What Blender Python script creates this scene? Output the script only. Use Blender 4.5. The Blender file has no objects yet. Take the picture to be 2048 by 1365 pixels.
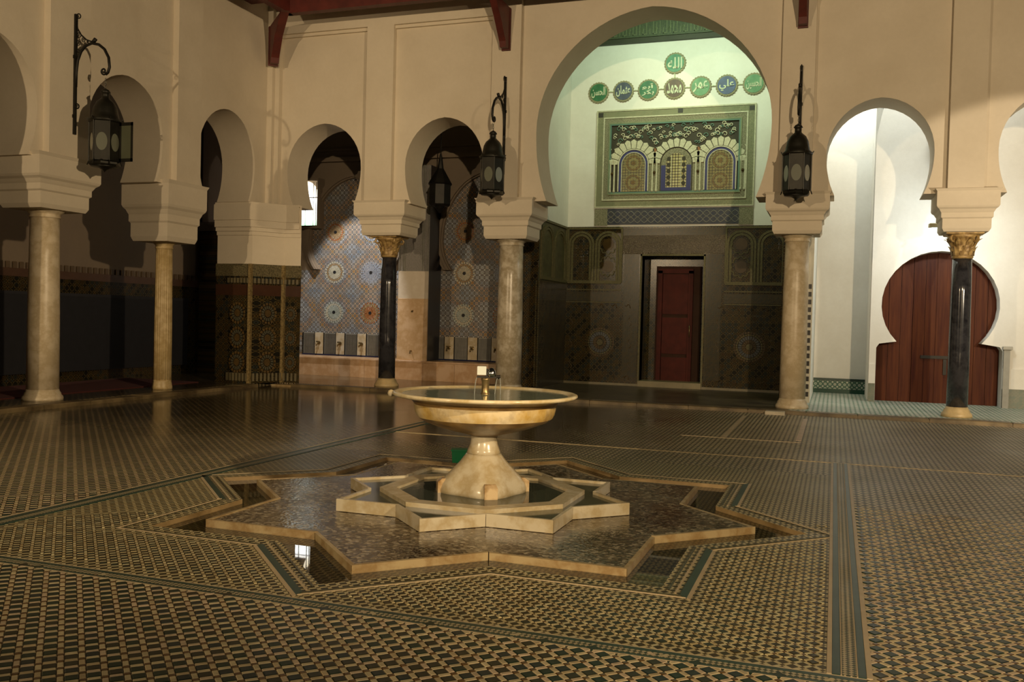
import bpy, math, random
from math import sin, cos, pi, sqrt, radians, hypot, atan2
from mathutils import Matrix, Vector
random.seed(7)
SC = bpy.context.scene
COL = SC.collection

# ------------------------------------------------------------------ camera
F, PITCH, ROLL, YAW, EYE = 1840.76, -.0241, .0255, .3364, 1.5
cam = bpy.data.cameras.new('camera'); cam.sensor_width = 36; cam.lens = F / 2048 * 36; cam.clip_end = 200
camo = bpy.data.objects.new('camera', cam); COL.objects.link(camo)
rt = Vector((cos(YAW), sin(YAW), 0)); fw = Vector((-sin(YAW) * cos(PITCH), cos(YAW) * cos(PITCH), sin(PITCH)))
up = rt.cross(fw)
r_ = rt * cos(ROLL) + up * sin(ROLL); u_ = up * cos(ROLL) - rt * sin(ROLL)
camo.matrix_world = Matrix(((r_.x, u_.x, -fw.x, 0), (r_.y, u_.y, -fw.y, 0), (r_.z, u_.z, -fw.z, EYE), (0, 0, 0, 1)))
SC.camera = camo
# ------------------------------------------------------------------ world, lights, exposure
SC.view_settings.view_transform = 'Standard'; SC.view_settings.look = 'None'
SC.view_settings.exposure = 0.0; SC.view_settings.gamma = 1.0; SC.view_settings.use_curve_mapping = False
W = bpy.data.worlds.new('night_sky'); SC.world = W; W.use_nodes = True
W.node_tree.nodes['Background'].inputs[0].default_value = (.30, .26, .20, 1)
W.node_tree.nodes['Background'].inputs[1].default_value = .035
def lamp(name, kind, loc, energy, color, aim=None, **kw):
    l = bpy.data.lights.new(name, kind); l.energy = energy; l.color = color
    for k, v in kw.items(): setattr(l, k, v)
    o = bpy.data.objects.new(name, l); COL.objects.link(o); o.location = loc
    if aim is not None:
        o.rotation_euler = (Vector(aim) - Vector(loc)).to_track_quat('-Z', 'Y').to_euler()
    return o
WARM = (1, .755, .46)
lamp('floodlight_west', 'SPOT', (-9.0, -9.0, 5.2), 4000, WARM, aim=(-3.0, 16, 4.0), shadow_soft_size=.12, spot_size=radians(75), spot_blend=.5)
lamp('floodlight_east', 'SPOT', (5.0, -8.0, 5.4), 8600, WARM, aim=(3.6, 16, 3.0), shadow_soft_size=.14, spot_size=radians(70), spot_blend=.5)
lamp('side_fill_spot', 'SPOT', (6.3, 2.0, 4.6), 5000, WARM, aim=(-11.2, 8.6, 4.4), shadow_soft_size=.12, spot_size=radians(62), spot_blend=.65)  # unseen lamp added to brighten the left arcade wall
lamp('arcade_spot', 'SPOT', (4.6, 11.0, 2.6), 900, (1, .82, .58), aim=(3.1, 16.5, 2.5), shadow_soft_size=.06, spot_size=radians(53), spot_blend=.12)
lamp('mihrab_lamp', 'AREA', (-3.2, 17.55, 7.75), 76, (.79, 1, .68), aim=(-3.0, 20.4, 6.5), shape='RECTANGLE', size=2.6, size_y=.3, spread=radians(140))
lamp('corridor_tube_light', 'AREA', (1.93, 17.75, 3.5), 36, (.95, 1, .95), aim=(1.4, 19.4, 2.4), shape='RECTANGLE', size=.7, size_y=.15)
lamp('corridor_ceiling_fill', 'AREA', (1.2, 18.3, 6.75), 62, (.95, 1, .95), aim=(1.1, 19.0, 0), shape='RECTANGLE', size=3.6, size_y=1.2)  # added soft fill, no known fitting, evens out the white corridor walls
lamp('corridor_recess_fill', 'AREA', (.13, 20.45, 6.8), 36, (.95, 1, .95), aim=(.13, 20.7, 0), shape='RECTANGLE', size=.9, size_y=1.2)  # unseen lamp added over the recess to lift its dark rear wall
lamp('fountain_hall_spot', 'SPOT', (-10.6, 17.75, 5.2), 620, (1, .96, .90), aim=(-10.75, 19.6, 1.55), shadow_soft_size=.06, spot_size=radians(56), spot_blend=.35)

# ------------------------------------------------------------------ mesh helper
class MB:
    def __init__(s): s.v = []; s.f = []; s.m = []; s.k = 0; s.sm = []; s.smooth = False
    def add(s, vs, fs):
        b = len(s.v); s.v += [tuple(p) for p in vs]
        for f in fs: s.f.append([b + i for i in f]); s.m.append(s.k); s.sm.append(s.smooth)
    def box(s, x0, x1, y0, y1, z0, z1):
        s.add([(x0, y0, z0), (x1, y0, z0), (x1, y1, z0), (x0, y1, z0), (x0, y0, z1), (x1, y0, z1), (x1, y1, z1), (x0, y1, z1)],
              [(3, 2, 1, 0), (4, 5, 6, 7), (0, 1, 5, 4), (1, 2, 6, 5), (2, 3, 7, 6), (3, 0, 4, 7)])
        return s
    def bbox(s, x0, x1, y0, y1, z0, z1, b=.01, top=True):   # box with chamfered top edge
        s.loft([[(x0, y0, z0), (x1, y0, z0), (x1, y1, z0), (x0, y1, z0)], [(x0, y0, z1 - b), (x1, y0, z1 - b), (x1, y1, z1 - b), (x0, y1, z1 - b)],
                [(x0 + b, y0 + b, z1), (x1 - b, y0 + b, z1), (x1 - b, y1 - b, z1), (x0 + b, y1 - b, z1)]]); return s
    def loft(s, loops, caps=True, closed=True):
        n = len(loops[0]); vs = [p for L in loops for p in L]; fs = []
        for i in range(len(loops) - 1):
            for j in range(n if closed else n - 1):
                a = i * n + j; b = i * n + (j + 1) % n; fs.append((a, b, b + n, a + n))
        if caps: fs.append(tuple(range(n))[::-1]); fs.append(tuple((len(loops) - 1) * n + j for j in range(n)))
        s.add(vs, fs); return s
    def prism(s, poly, z0, z1): return s.loft([[(x, y, z0) for x, y in poly], [(x, y, z1) for x, y in poly]])
    def extr(s, pts, vec):
        return s.loft([pts, [(p[0] + vec[0], p[1] + vec[1], p[2] + vec[2]) for p in pts]])
    def lathe(s, prof, n=24, c=(0, 0), fn=None, caps=True):
        L = []
        for r, z in prof:
            L.append([(c[0] + (r * fn(2 * pi * k / n, z) if fn else r) * cos(2 * pi * k / n), c[1] + (r * fn(2 * pi * k / n, z) if fn else r) * sin(2 * pi * k / n), z) for k in range(n)])
        return s.loft(L, caps)
    def rect(s, prof, c=(0, 0)):
        return s.loft([[(c[0] - a, c[1] - b, z), (c[0] + a, c[1] - b, z), (c[0] + a, c[1] + b, z), (c[0] - a, c[1] + b, z)] for a, b, z in prof])
    def tube(s, path, r, n=6):
        P = [Vector(p) for p in path]; L = []
        for i, p in enumerate(P):
            t = (P[min(i + 1, len(P) - 1)] - P[max(i - 1, 0)]).normalized()
            a = t.orthogonal().normalized() if i == 0 else (ax - t * ax.dot(t)).normalized()
            ax = a; b = t.cross(a); rr = r(i / (len(P) - 1)) if callable(r) else r
            L.append([tuple(p + (a * cos(2 * pi * k / n) + b * sin(2 * pi * k / n)) * rr) for k in range(n)])
        return s.loft(L)
    def mesh(s, name, mats):
        me = bpy.data.meshes.new(name); me.from_pydata(s.v, [], s.f)
        for m in (mats if isinstance(mats, (list, tuple)) else [mats]): me.materials.append(m)
        me.polygons.foreach_set('material_index', s.m); me.polygons.foreach_set('use_smooth', s.sm); me.update()
        return me
    def build(s, name, mats, parent=None, loc=None):
        return link(name, s.mesh(name, mats), parent, loc)
def link(name, me, parent=None, loc=None):
    o = bpy.data.objects.new(name, me); COL.objects.link(o)
    if parent: o.parent = parent
    if loc: o.location = loc
    return o
def tag(o, label=None, cat=None, group=None, kind=None):
    if label: o['label'] = label
    if cat: o['category'] = cat
    if group: o['group'] = group
    if kind: o['kind'] = kind
    return o
def thing(name, label, cat, loc=(0, 0, 0), rz=0, group=None):
    o = link(name, None, None, loc); o.rotation_euler = (0, 0, rz); o.empty_display_size = .1
    return tag(o, label, cat, group)
def struct(name, mb, mats, label, cat): return tag(mb.build(name, mats), label, cat, kind='structure')

# ------------------------------------------------------------------ shader helper
class E:
    def __init__(s, nt, sock): s.nt = nt; s.s = sock
    def op(s, o, *a, clamp=False):
        n = s.nt.nodes.new('ShaderNodeMath'); n.operation = o; n.use_clamp = clamp
        for i, x in enumerate((s,) + a):
            if isinstance(x, E): s.nt.links.new(x.s, n.inputs[i])
            else: n.inputs[i].default_value = x
        return E(s.nt, n.outputs[0])
    def __add__(s, b): return s.op('ADD', b)
    __radd__ = __add__
    def __sub__(s, b): return s.op('SUBTRACT', b)
    def __rsub__(s, b): return (s * -1) + b
    def __mul__(s, b): return s.op('MULTIPLY', b)
    __rmul__ = __mul__
    def __truediv__(s, b): return s.op('DIVIDE', b)
    def lt(s, b): return s.op('LESS_THAN', b)
    def gt(s, b): return s.op('GREATER_THAN', b)
    def fract(s): return s.op('FRACT')
    def floor(s): return s.op('FLOOR')
    def abs(s): return s.op('ABSOLUTE')
class MT:
    def __init__(s, name, rough=.6, metal=0, spec=.5):
        m = s.m = bpy.data.materials.new(name); m.use_nodes = True; s.nt = m.node_tree
        s.b = s.nt.nodes['Principled BSDF']; s.b.inputs['Roughness'].default_value = rough
        s.b.inputs['Metallic'].default_value = metal; s.b.inputs['Specular IOR Level'].default_value = spec
        s.tc = s.nt.nodes.new('ShaderNodeTexCoord')
    def xyz(s):
        n = s.nt.nodes.new('ShaderNodeSeparateXYZ'); s.nt.links.new(s.tc.outputs['Object'], n.inputs[0])
        return [E(s.nt, o) for o in n.outputs]
    def noise(s, scale, detail=3, rough=.55, vec=None, out=0):
        n = s.nt.nodes.new('ShaderNodeTexNoise'); n.inputs['Scale'].default_value = scale
        n.inputs['Detail'].default_value = detail; n.inputs['Roughness'].default_value = rough
        s.nt.links.new(vec or s.tc.outputs['Object'], n.inputs['Vector']); return E(s.nt, n.outputs[out])
    def white(s, a, b):
        c = s.nt.nodes.new('ShaderNodeCombineXYZ'); s.nt.links.new(a.s, c.inputs[0]); s.nt.links.new(b.s, c.inputs[1])
        n = s.nt.nodes.new('ShaderNodeTexWhiteNoise'); n.noise_dimensions = '3D'; s.nt.links.new(c.outputs[0], n.inputs[0])
        return E(s.nt, n.outputs[0])
    def ramp(s, fac, stops, const=False):
        n = s.nt.nodes.new('ShaderNodeValToRGB'); s.nt.links.new(fac.s, n.inputs[0]); r = n.color_ramp
        if const: r.interpolation = 'CONSTANT'
        while len(r.elements) < len(stops): r.elements.new(.5)
        for e, (p, c) in zip(r.elements, stops): e.position = p; e.color = (*c, 1)
        return n.outputs[0]
    def mix(s, fac, a, b, mode='MIX'):
        n = s.nt.nodes.new('ShaderNodeMix'); n.data_type = 'RGBA'; n.blend_type = mode
        for i, x in ((0, fac), (6, a), (7, b)):
            if isinstance(x, E): s.nt.links.new(x.s, n.inputs[i])
            elif isinstance(x, (int, float)): n.inputs[i].default_value = x
            elif isinstance(x, tuple): n.inputs[i].default_value = (*x, 1)
            else: s.nt.links.new(x, n.inputs[i])
        return n.outputs[2]
    def color(s, sock):
        if isinstance(sock, tuple): s.b.inputs['Base Color'].default_value = (*sock, 1)
        else: s.nt.links.new(sock, s.b.inputs['Base Color'])
    def rough(s, e): s.nt.links.new(e.s, s.b.inputs['Roughness'])
    def bump(s, h, strength=.3, dist=.01):
        n = s.nt.nodes.new('ShaderNodeBump'); n.inputs['Strength'].default_value = strength; n.inputs['Distance'].default_value = dist
        s.nt.links.new(h.s, n.inputs['Height']); s.nt.links.new(n.outputs[0], s.b.inputs['Normal'])
def lerp3(a, b, t): return tuple(x + (y - x) * t for x, y in zip(a, b))
def simple(name, col, rough=.6, metal=0, var=.18, scale=6, bump=0, bscale=60, col2=None, spec=.5):
    t = MT(name, rough, metal, spec)
    c2 = col2 or lerp3(col, (0, 0, 0), var)
    t.color(t.ramp(t.noise(scale, 4), [(.35, c2), (.65, col)]))
    if bump: t.bump(t.noise(bscale, 2), bump)
    return t.m
def plaster(name, col):
    t = MT(name, .85, spec=.2)
    a = t.ramp(t.noise(.9, 5, .6), [(.3, lerp3(col, (.35, .27, .16), .22)), (.7, col)])
    b = t.mix(t.noise(14, 3).op('MULTIPLY', .16), a, lerp3(col, (0, 0, 0), .5))
    t.color(b); t.bump(t.noise(45, 3), .12, .01); return t.m
PL = plaster('cream_plaster', (.70, .62, .49))
PW = plaster('white_plaster', (.80, .79, .74))
PG = plaster('gallery_plaster_shaded', (.21, .165, .125))  # weaker light in the galleries put into a darker plaster colour
PWI = plaster('pale_limewash', (.80, .80, .74))
MARBLE = simple('pale_marble', (.66, .58, .43), .32, var=.28, scale=5)
def veined(name, c, v, rough=.28, sc=3.0):
    t = MT(name, rough); n = t.noise(sc, 6, .62); k = (n - .5).abs().op('MULTIPLY', 9, clamp=True)
    base = t.ramp(t.noise(2.2, 3), [(.3, lerp3(c, v, .35)), (.7, c)]); t.color(t.mix(k, v, base)); return t.m
MVEIN = veined('veined_marble', (.64, .57, .44), (.38, .31, .20))
COLCREAM = veined('cream_column_marble', (.66, .56, .40), (.50, .40, .25), .38)
COLFLUTE = veined('yellow_stone', (.60, .46, .24), (.42, .30, .13), .45)
COLBLACK = veined('black_marble', (.012, .012, .015), (.035, .035, .04), .13)
PINK = veined('pink_marble', (.62, .43, .28), (.48, .29, .15), .35, 1.6)
STAINED = None
def stained():
    t = MT('stained_fountain_marble', .25)
    base = t.ramp(t.noise(2.4, 5, .6), [(.30, (.24, .12, .03)), (.42, (.46, .31, .09)), (.56, (.60, .49, .29)), (.8, (.66, .58, .42))])
    dk = t.noise(5, 5, .65); t.color(t.mix(dk.op('SUBTRACT', .52).op('MULTIPLY', 3, clamp=True), base, (.10, .05, .02))); return t.m
STAINED = stained()
CLEANM = veined('wet_white_marble', (.47, .42, .31), (.34, .27, .15), .22)
KERBM = veined('yellowed_slab_marble', (.40, .31, .165), (.26, .17, .07), .4, 4)
GOLD = simple('gilded_stone', (.50, .34, .13), .5, .15, col2=(.20, .12, .04), scale=14)
REDW = simple('red_painted_wood', (.115, .018, .011), .55, var=.4, scale=4, bump=.1)
IRON = simple('blackened_iron', (.020, .018, .014), .5, .6, var=.3)
BRASS = simple('aged_brass', (.30, .22, .10), .35, .8, var=.4, scale=20)
def doorwood():
    t = MT('varnished_door_wood', .5, spec=.12); x, y, z = t.xyz()
    mp = t.nt.nodes.new('ShaderNodeMapping'); mp.inputs['Scale'].default_value = (14, 14, .8); t.nt.links.new(t.tc.outputs['Object'], mp.inputs[0])
    t.color(t.ramp(t.noise(1.5, 4, .6, mp.outputs[0]), [(.3, (.040, .006, .002)), (.7, (.085, .021, .005))])); return t.m
DOORW = doorwood()
def floortile(name, p, dark, cream, small, rot=True, k=.66, rough=.46):
    t = MT(name, rough, spec=.32); x, y, z = t.xyz()
    if rot: s = (x + y) / (p * sqrt(2)); q = (y - x) / (p * sqrt(2))
    else: s = x / p; q = y / p
    A = s.fract().lt(k); B = q.fract().lt(k)
    rnd = t.white(s.floor(), q.floor()); rnd2 = t.white(s.floor() + A * 17.3, q.floor() + B * 9.1)
    cd = t.ramp(rnd, [(0, dark[0]), (.5, dark[1]), (1, dark[2])]); cc = t.ramp(rnd2, [(0, cream[0]), (.6, cream[1]), (1, cream[2])])
    big = A * B; sm = (1 - A) * (1 - B)
    c = t.mix(big, cc, cd); c = t.mix(sm, c, small)
    dirt = t.noise(.8, 5, .6); c = t.mix(dirt.op('SUBTRACT', .42).op('MULTIPLY', 1.6, clamp=True), c, t.mix(.55, c, (.03, .02, .008)))
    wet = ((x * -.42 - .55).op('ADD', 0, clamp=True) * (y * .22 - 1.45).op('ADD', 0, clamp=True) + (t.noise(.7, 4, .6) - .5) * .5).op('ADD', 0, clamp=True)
    c = t.mix(wet, c, t.mix(1.0, c, (.42, .40, .38), 'MULTIPLY'))     # wet far left half; weaker lamplight there is also darkened into the colour
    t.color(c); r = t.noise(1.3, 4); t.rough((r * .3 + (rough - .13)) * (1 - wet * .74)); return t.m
DK = ((.016, .030, .018), (.030, .030, .016), (.020, .029, .028)); CR = ((.46, .37, .21), (.52, .44, .26), (.54, .42, .28))
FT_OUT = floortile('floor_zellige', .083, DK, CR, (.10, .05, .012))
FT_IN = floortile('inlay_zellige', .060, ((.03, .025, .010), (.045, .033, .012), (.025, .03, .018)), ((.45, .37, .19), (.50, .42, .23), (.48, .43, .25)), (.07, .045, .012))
FT_GAL = floortile('corridor_zellige', .11, ((.06, .16, .10), (.09, .20, .13), (.12, .18, .14)), ((.52, .50, .42), (.58, .55, .46), (.50, .50, .44)), (.2, .25, .2))
FT_WET = floortile('wet_channel_zellige', .05, ((.02, .018, .008), (.03, .022, .008), (.03, .03, .015)), ((.15, .11, .045), (.20, .15, .06), (.12, .10, .05)), (.03, .02, .006), rough=.17)
def speckle():
    t = MT('wet_mosaic', .2); v = t.nt.nodes.new('ShaderNodeTexVoronoi'); v.inputs['Scale'].default_value = 42
    t.nt.links.new(t.tc.outputs['Object'], v.inputs['Vector']); sp = t.nt.nodes.new('ShaderNodeSeparateColor'); t.nt.links.new(v.outputs['Color'], sp.inputs[0])
    c = t.ramp(E(t.nt, sp.outputs[0]), [(0, (.035, .022, .010)), (.35, (.09, .058, .03)), (.6, (.17, .13, .075)), (.85, (.30, .25, .17))], True)
    wet = t.noise(1.1, 4, .6); t.color(t.mix(wet.op('SUBTRACT', .45).op('MULTIPLY', 3, clamp=True), c, t.mix(.6, c, (.02, .012, .005))))
    t.rough(wet * -.9 + .62); t.bump(E(t.nt, v.outputs['Distance']), .25, .004); return t.m
SPECK = speckle()
TDARK = [simple('glazed_tile_%d' % i, c, .36, var=.35, scale=9, spec=.25) for i, c in enumerate(((.014, .030, .018), (.030, .030, .016), (.018, .028, .026)))]
TCREAM = [simple('cream_tile_%d' % i, c, .5, var=.3, scale=11, spec=.25) for i, c in enumerate(((.47, .37, .21), (.53, .44, .26), (.54, .42, .275)))]
TBROWN = simple('brown_tile', (.10, .05, .012), .3, var=.4)
GREENT = simple('green_glazed_tile', (.020, .050, .036), .4, var=.3)
CREAMT = simple('cream_border_tile', (.46, .36, .22), .5, var=.15)
def zell(name, p, ax, base, stars, line, rough=.2, bumpy=.5, big=None, spec=.5):
    t = MT(name, rough, spec=spec); c = t.xyz(); u = c[ax] / p; v = c[2] / p
    fu = u.fract() - .5; fv = v.fract() - .5
    r = (fu * fu + fv * fv).op('SQRT'); th = fv.op('ARCTAN2', fu)
    st = r.lt((th * 8).op('COSINE') * .07 + .27); ce = r.lt(.10)
    gu = .5 - fu.abs(); gv = .5 - fv.abs(); r2 = (gu * gu + gv * gv).op('SQRT'); st2 = r2.lt((gv.op('ARCTAN2', gu) * 8).op('COSINE') * .05 + .19)
    ln = ((fu.abs() - fv.abs()).abs().lt(.055)).op('MAXIMUM', (r - .42).abs().lt(.03))
    rnd = t.white(u.floor(), v.floor()); rnd2 = t.white((u + .5).floor(), (v + .5).floor())
    S = [(i / max(1, len(stars)), k) for i, k in enumerate(stars)]
    if big:   # colour fields that follow the large rosettes
        px, pz, ox, oz, fields = big
        bu = ((c[ax] - ox) / px).fract() - .5; bv = ((c[2] - oz) / pz).fract() - .5
        R = (bu * bu + bv * bv).op('SQRT') + t.noise(9, 1) * .05; cs = t.ramp(R, fields); cs = t.mix(.35, cs, t.ramp(rnd, S, True))
    else: cs = t.ramp(rnd, S, True)
    col = t.mix(ln, base, line); col = t.mix(st, col, cs); col = t.mix(st2, col, t.ramp(rnd2, S[::-1] and S, True) if not big else cs); col = t.mix(ce, col, base)
    t.color(col); t.bump(rnd * .6 + st * .4, bumpy, .004); return t.m
DARKZ = zell('dark_zellige', .13, 0, (.013, .0095, .004), ((.055, .034, .011), (.026, .03, .025), (.068, .045, .015), (.012, .012, .009)), (.085, .066, .030), .2, .3, None, .2)
DARKZY = zell('dark_zellige_side', .13, 1, (.013, .0095, .004), ((.055, .034, .011), (.026, .03, .025), (.068, .045, .015), (.012, .012, .009)), (.085, .066, .030), .2, .3, None, .2)
FINEZ = zell('fine_zellige_border', .045, 0, (.026, .02, .009), ((.06, .045, .02), (.036, .036, .026)), (.07, .058, .03), .25, .3, None, .2)
MOSAIC = zell('fountain_wall_mosaic', .118, 0, (.02, .02, .028), ((.50, .52, .54), (.46, .28, .10), (.42, .46, .50), (.16, .20, .26)), (.40, .38, .34), .4, .3,
    (.98, .965, -10.94, 1.0675, ((0, (.40, .36, .28)), (.20, (.42, .44, .46)), (.33, (.32, .34, .38)), (.40, (.46, .22, .06)), (.50, (.44, .27, .10)), (.58, (.26, .30, .36)))))
NAVY = simple('navy_glaze', (.018, .022, .06), .2, var=.3)
LAT = simple('grey_lattice', (.26, .25, .22), .6, var=.2)

# ------------------------------------------------------------------ dimensions
D, XL, T, G = 16.49, -11.16, .78, .06
CX, CY = -2.66, 6.98
def backmap(s, d, z): return (s, D + d, z)
def leftmap(s, d, z): return (XL - d, s, z)
def archpts(c, hw, zc, zt, z0, neck, n=20, pt=.035):
    P = []
    for i in range(8):
        z = z0 + (zc - z0) * i / 8; k = (zc - z) / (zc - z0); P.append((-(hw - (hw - neck) * k ** 2.2), z))
    for i in range(n + 1):
        a = pi - pi * i / n; x = hw * cos(a); P.append((x, zc + (zt - zc) * (sin(a) * (1 - pt) + pt * (1 - abs(cos(a))))))
    for i in range(7, -1, -1): P.append((-P[i][0], P[i][1]))
    return [(c + x, z) for x, z in P]
def perim(s0, s1, z0, z1, n):      # n points left-bottom, up, across, down
    P = []; a = n // 3; b = n - 2 * a
    for i in range(a): P.append((s0, z0 + (z1 - z0) * i / a))
    for i in range(b): P.append((s0 + (s1 - s0) * i / (b - 1), z1))
    for i in range(a): P.append((s1, z1 - (z1 - z0) * (i + 1) / a))
    return P
def bay(mb, mp, s0, s1, z0, z1, arch, d0=0, d1=T):
    n = len(arch); O = perim(s0, s1, z0, z1, n)
    for d, fl in ((d0, 0), (d1, 1)):
        vs = [mp(x, d, z) for x, z in O] + [mp(x, d, z) for x, z in arch]
        mb.add(vs, [(i, i + 1, n + i + 1, n + i) for i in range(n - 1)])
    mb.smooth = True
    mb.add([mp(x, d0, z) for x, z in arch] + [mp(x, d1, z) for x, z in arch], [(i, i + 1, n + i + 1, n + i) for i in range(n - 1)])
    mb.smooth = False
    for a, b in ((O[0], arch[0]), (arch[-1], O[-1])):
        mb.add([mp(a[0], d0, a[1]), mp(b[0], d0, b[1]), mp(b[0], d1, b[1]), mp(a[0], d1, a[1])], [(0, 1, 2, 3)])
def mbox(mb, mp, s0, s1, d0, d1, z0, z1):
    p = [mp(s, d, z) for z in (z0, z1) for s, d in ((s0, d0), (s1, d0), (s1, d1), (s0, d1))]
    mb.add(p, [(3, 2, 1, 0), (4, 5, 6, 7), (0, 1, 5, 4), (1, 2, 6, 5), (2, 3, 7, 6), (3, 0, 4, 7)])
Z0, ZTOP = 3.72, 8.7
# ------------------------------------------------------------------ arcade walls
b = MB()
bay(b, backmap, XL, -8.6, Z0, ZTOP, archpts(-9.93, .855, 4.47, 5.38, Z0, .70))
bay(b, backmap, -8.6, -5.95, Z0, ZTOP, archpts(-7.27, .825, 4.47, 5.38, Z0, .68))
bay(b, backmap, -5.95, -.68, Z0, ZTOP, archpts(-3.26, 2.13, 5.02, 7.17, Z0, 1.90, 34, .06))
bay(b, backmap, -.68, 1.93, Z0, ZTOP, archpts(.615, .835, 4.42, 5.33, Z0, .69))
bay(b, backmap, 1.93, 4.55, Z0, ZTOP, archpts(3.22, .835, 4.42, 5.33, Z0, .69))
mbox(b, backmap, 4.0, 5.6, 0, T, G, ZTOP)
wall_back = struct('wall_back', b, PL, 'cream plastered arcade wall with horseshoe arches facing the camera', 'wall')
def pilaster(mb, mp, s0, s1, z0=Z0 + .02, z1=ZTOP): mbox(mb, mp, s0, s1, -.12, 0, z0, z1)
for s0, s1 in ((XL + .0, XL + .22), (-8.93, -8.34), (-6.27, -5.70), (-.985, -.445), (1.65, 2.18)):
    m = MB(); pilaster(m, backmap, s0, s1); m.build('pilaster', PL, wall_back)
for s0, s1 in ((XL + .22, -8.93), (-8.34, -6.27)):
    m = MB(); mbox(m, backmap, s0, s1, -.12, 0, 7.22, ZTOP); mbox(m, backmap, s0, s1, -.06, 0, 7.16, 7.22); m.build('frieze_band', PL, wall_back)
b = MB()
bay(b, leftmap, 8.2, 11.0, Z0, ZTOP, archpts(9.66, .85, 4.45, 5.36, Z0, .70))
bay(b, leftmap, 11.0, 13.67, Z0, ZTOP, archpts(12.34, .85, 4.45, 5.36, Z0, .70))
bay(b, leftmap, 13.67, D, Z0, ZTOP, archpts(15.02, .87, 4.45, 5.40, Z0, .71))
mbox(b, leftmap, 6.0, 8.9, 0, T, 0, ZTOP)
wall_left = struct('wall_left', b, PL, 'dim cream plastered arcade wall running along the left side', 'wall')
for s0, s1 in ((10.62, 11.40), (13.42, 14.06), (D - .22, D - .12)):
    m = MB(); pilaster(m, leftmap, s0, s1); m.build('pilaster', PL, wall_left)
# ------------------------------------------------------------------ corner pier
cp = thing('corner_pier', 'chamfered corner pier with tiled lower half where the two arcades meet', 'pier', (XL, D, G))
def off(poly): return [(x - XL, y - D) for x, y in poly]
PIER = off([(-12.0, 15.86), (-11.16, 15.86), (-10.78, 16.43), (-10.42, 16.49), (-10.97, 17.3), (-12.0, 17.3)])
def grow(poly, g):
    cx_, cy_ = off([(-11.35, 16.75)])[0]; return [(cx_ + (x - cx_) * g, cy_ + (y - cy_) * g) for x, y in poly]
MB().prism(PIER, 2.42, Z0 - G).build('plaster_shaft', PL, cp)
m = MB()
for d_, z0, z1 in ((.03, 3.00, 3.08), (.07, 3.08, 3.16), (.11, 3.16, 3.30), (.14, 3.30, 3.62), (.10, 3.62, 3.66)):
    m.prism(off([(-12.0, 15.86 - d_), (-11.16 + .3 * d_, 15.86 - d_), (-10.78 + .7 * d_, 16.43 - .7 * d_), (-10.42 + .15 * d_, 16.49 - d_), (-10.97, 17.31), (-12.0, 17.31)]), z0, z1)
m.build('impost_moulding', PL, cp)
MB().prism(grow(PIER, 1.012), 0, 2.42).build('tile_dado', DARKZ, cp)
m = MB(); m.prism(grow(PIER, 1.025), 2.17, 2.42); m.build('carved_frieze', simple('carved_olive_stucco', (.16, .13, .06), .8, col2=(.05, .04, .015), scale=40, bump=.8, bscale=50), cp)
m = MB(); m.prism(grow(PIER, 1.02), 1.78, 2.0); m.build('brown_tile_band', simple('brown_glazed_band', (.055, .022, .010), .25), cp)
faces = [((-11.16 - .55, 15.83), (-11.17, 15.83)), ((-11.14, 15.85), (-10.78, 16.40)), ((-10.76, 16.42), (-10.42, 16.47))]
CREN = simple('pale_crenel_tile', (.14, .115, .06), .4)
for i, (a, c) in enumerate(faces):
    dx, dy = c[0] - a[0], c[1] - a[1]; L = hypot(dx, dy); ux, uy = dx / L, dy / L; nx, ny = uy, -ux
    n = int(L / .075)
    for z0, z1 in ((2.03, 2.13), (.04, .2)):
        m = MB()
        for k in range(n):
            q = (k + .5) * L / n; w = .02
            P = [(a[0] + ux * (q + e) + nx * f - XL, a[1] + uy * (q + e) + ny * f - D) for e, f in ((-w, .045), (w, .045), (w, -.01), (-w, -.01))]
            m.prism(P, z0, z1)
        m.build('crenel_row', CREN, cp)
    for k in range(3):      # three tile roundels up each face
        m = MB(); q = L / 2; zc = .42 + .5 * k; N = 16; R = min(.19, L * .40)
        px, py = a[0] + ux * q - XL, a[1] + uy * q - D
        for ring, (ra, rb, mi) in enumerate(((0, .35, 0), (.42, .72, 1), (.78, 1, 0))):
            m.k = mi
            for j in range(N):
                t0, t1 = 2 * pi * j / N, 2 * pi * (j + .7) / N
                pts = [(px + ux * R * rr * cos(t) + nx * .035, py + uy * R * rr * cos(t) + ny * .035, zc + R * 1.15 * rr * sin(t)) for rr, t in ((ra, t0), (rb, t0), (rb, t1), (ra, t1))]
                m.extr(pts, (nx * .006, ny * .006, 0))
        m.build('tile_roundel', [simple('ochre_tile', (.10, .06, .018), .3), simple('grey_tile', (.075, .07, .045), .3)], cp)
for x, y in ((-11.17, 15.84), (-10.77, 16.42)):
    MB().box(x - XL - .03, x - XL + .035, y - D - .05, y - D + .02, 0, 2.42).build('corner_bead', simple('dashed_bead', (.30, .22, .09), .4, col2=(.12, .08, .03), scale=30), cp)

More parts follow.
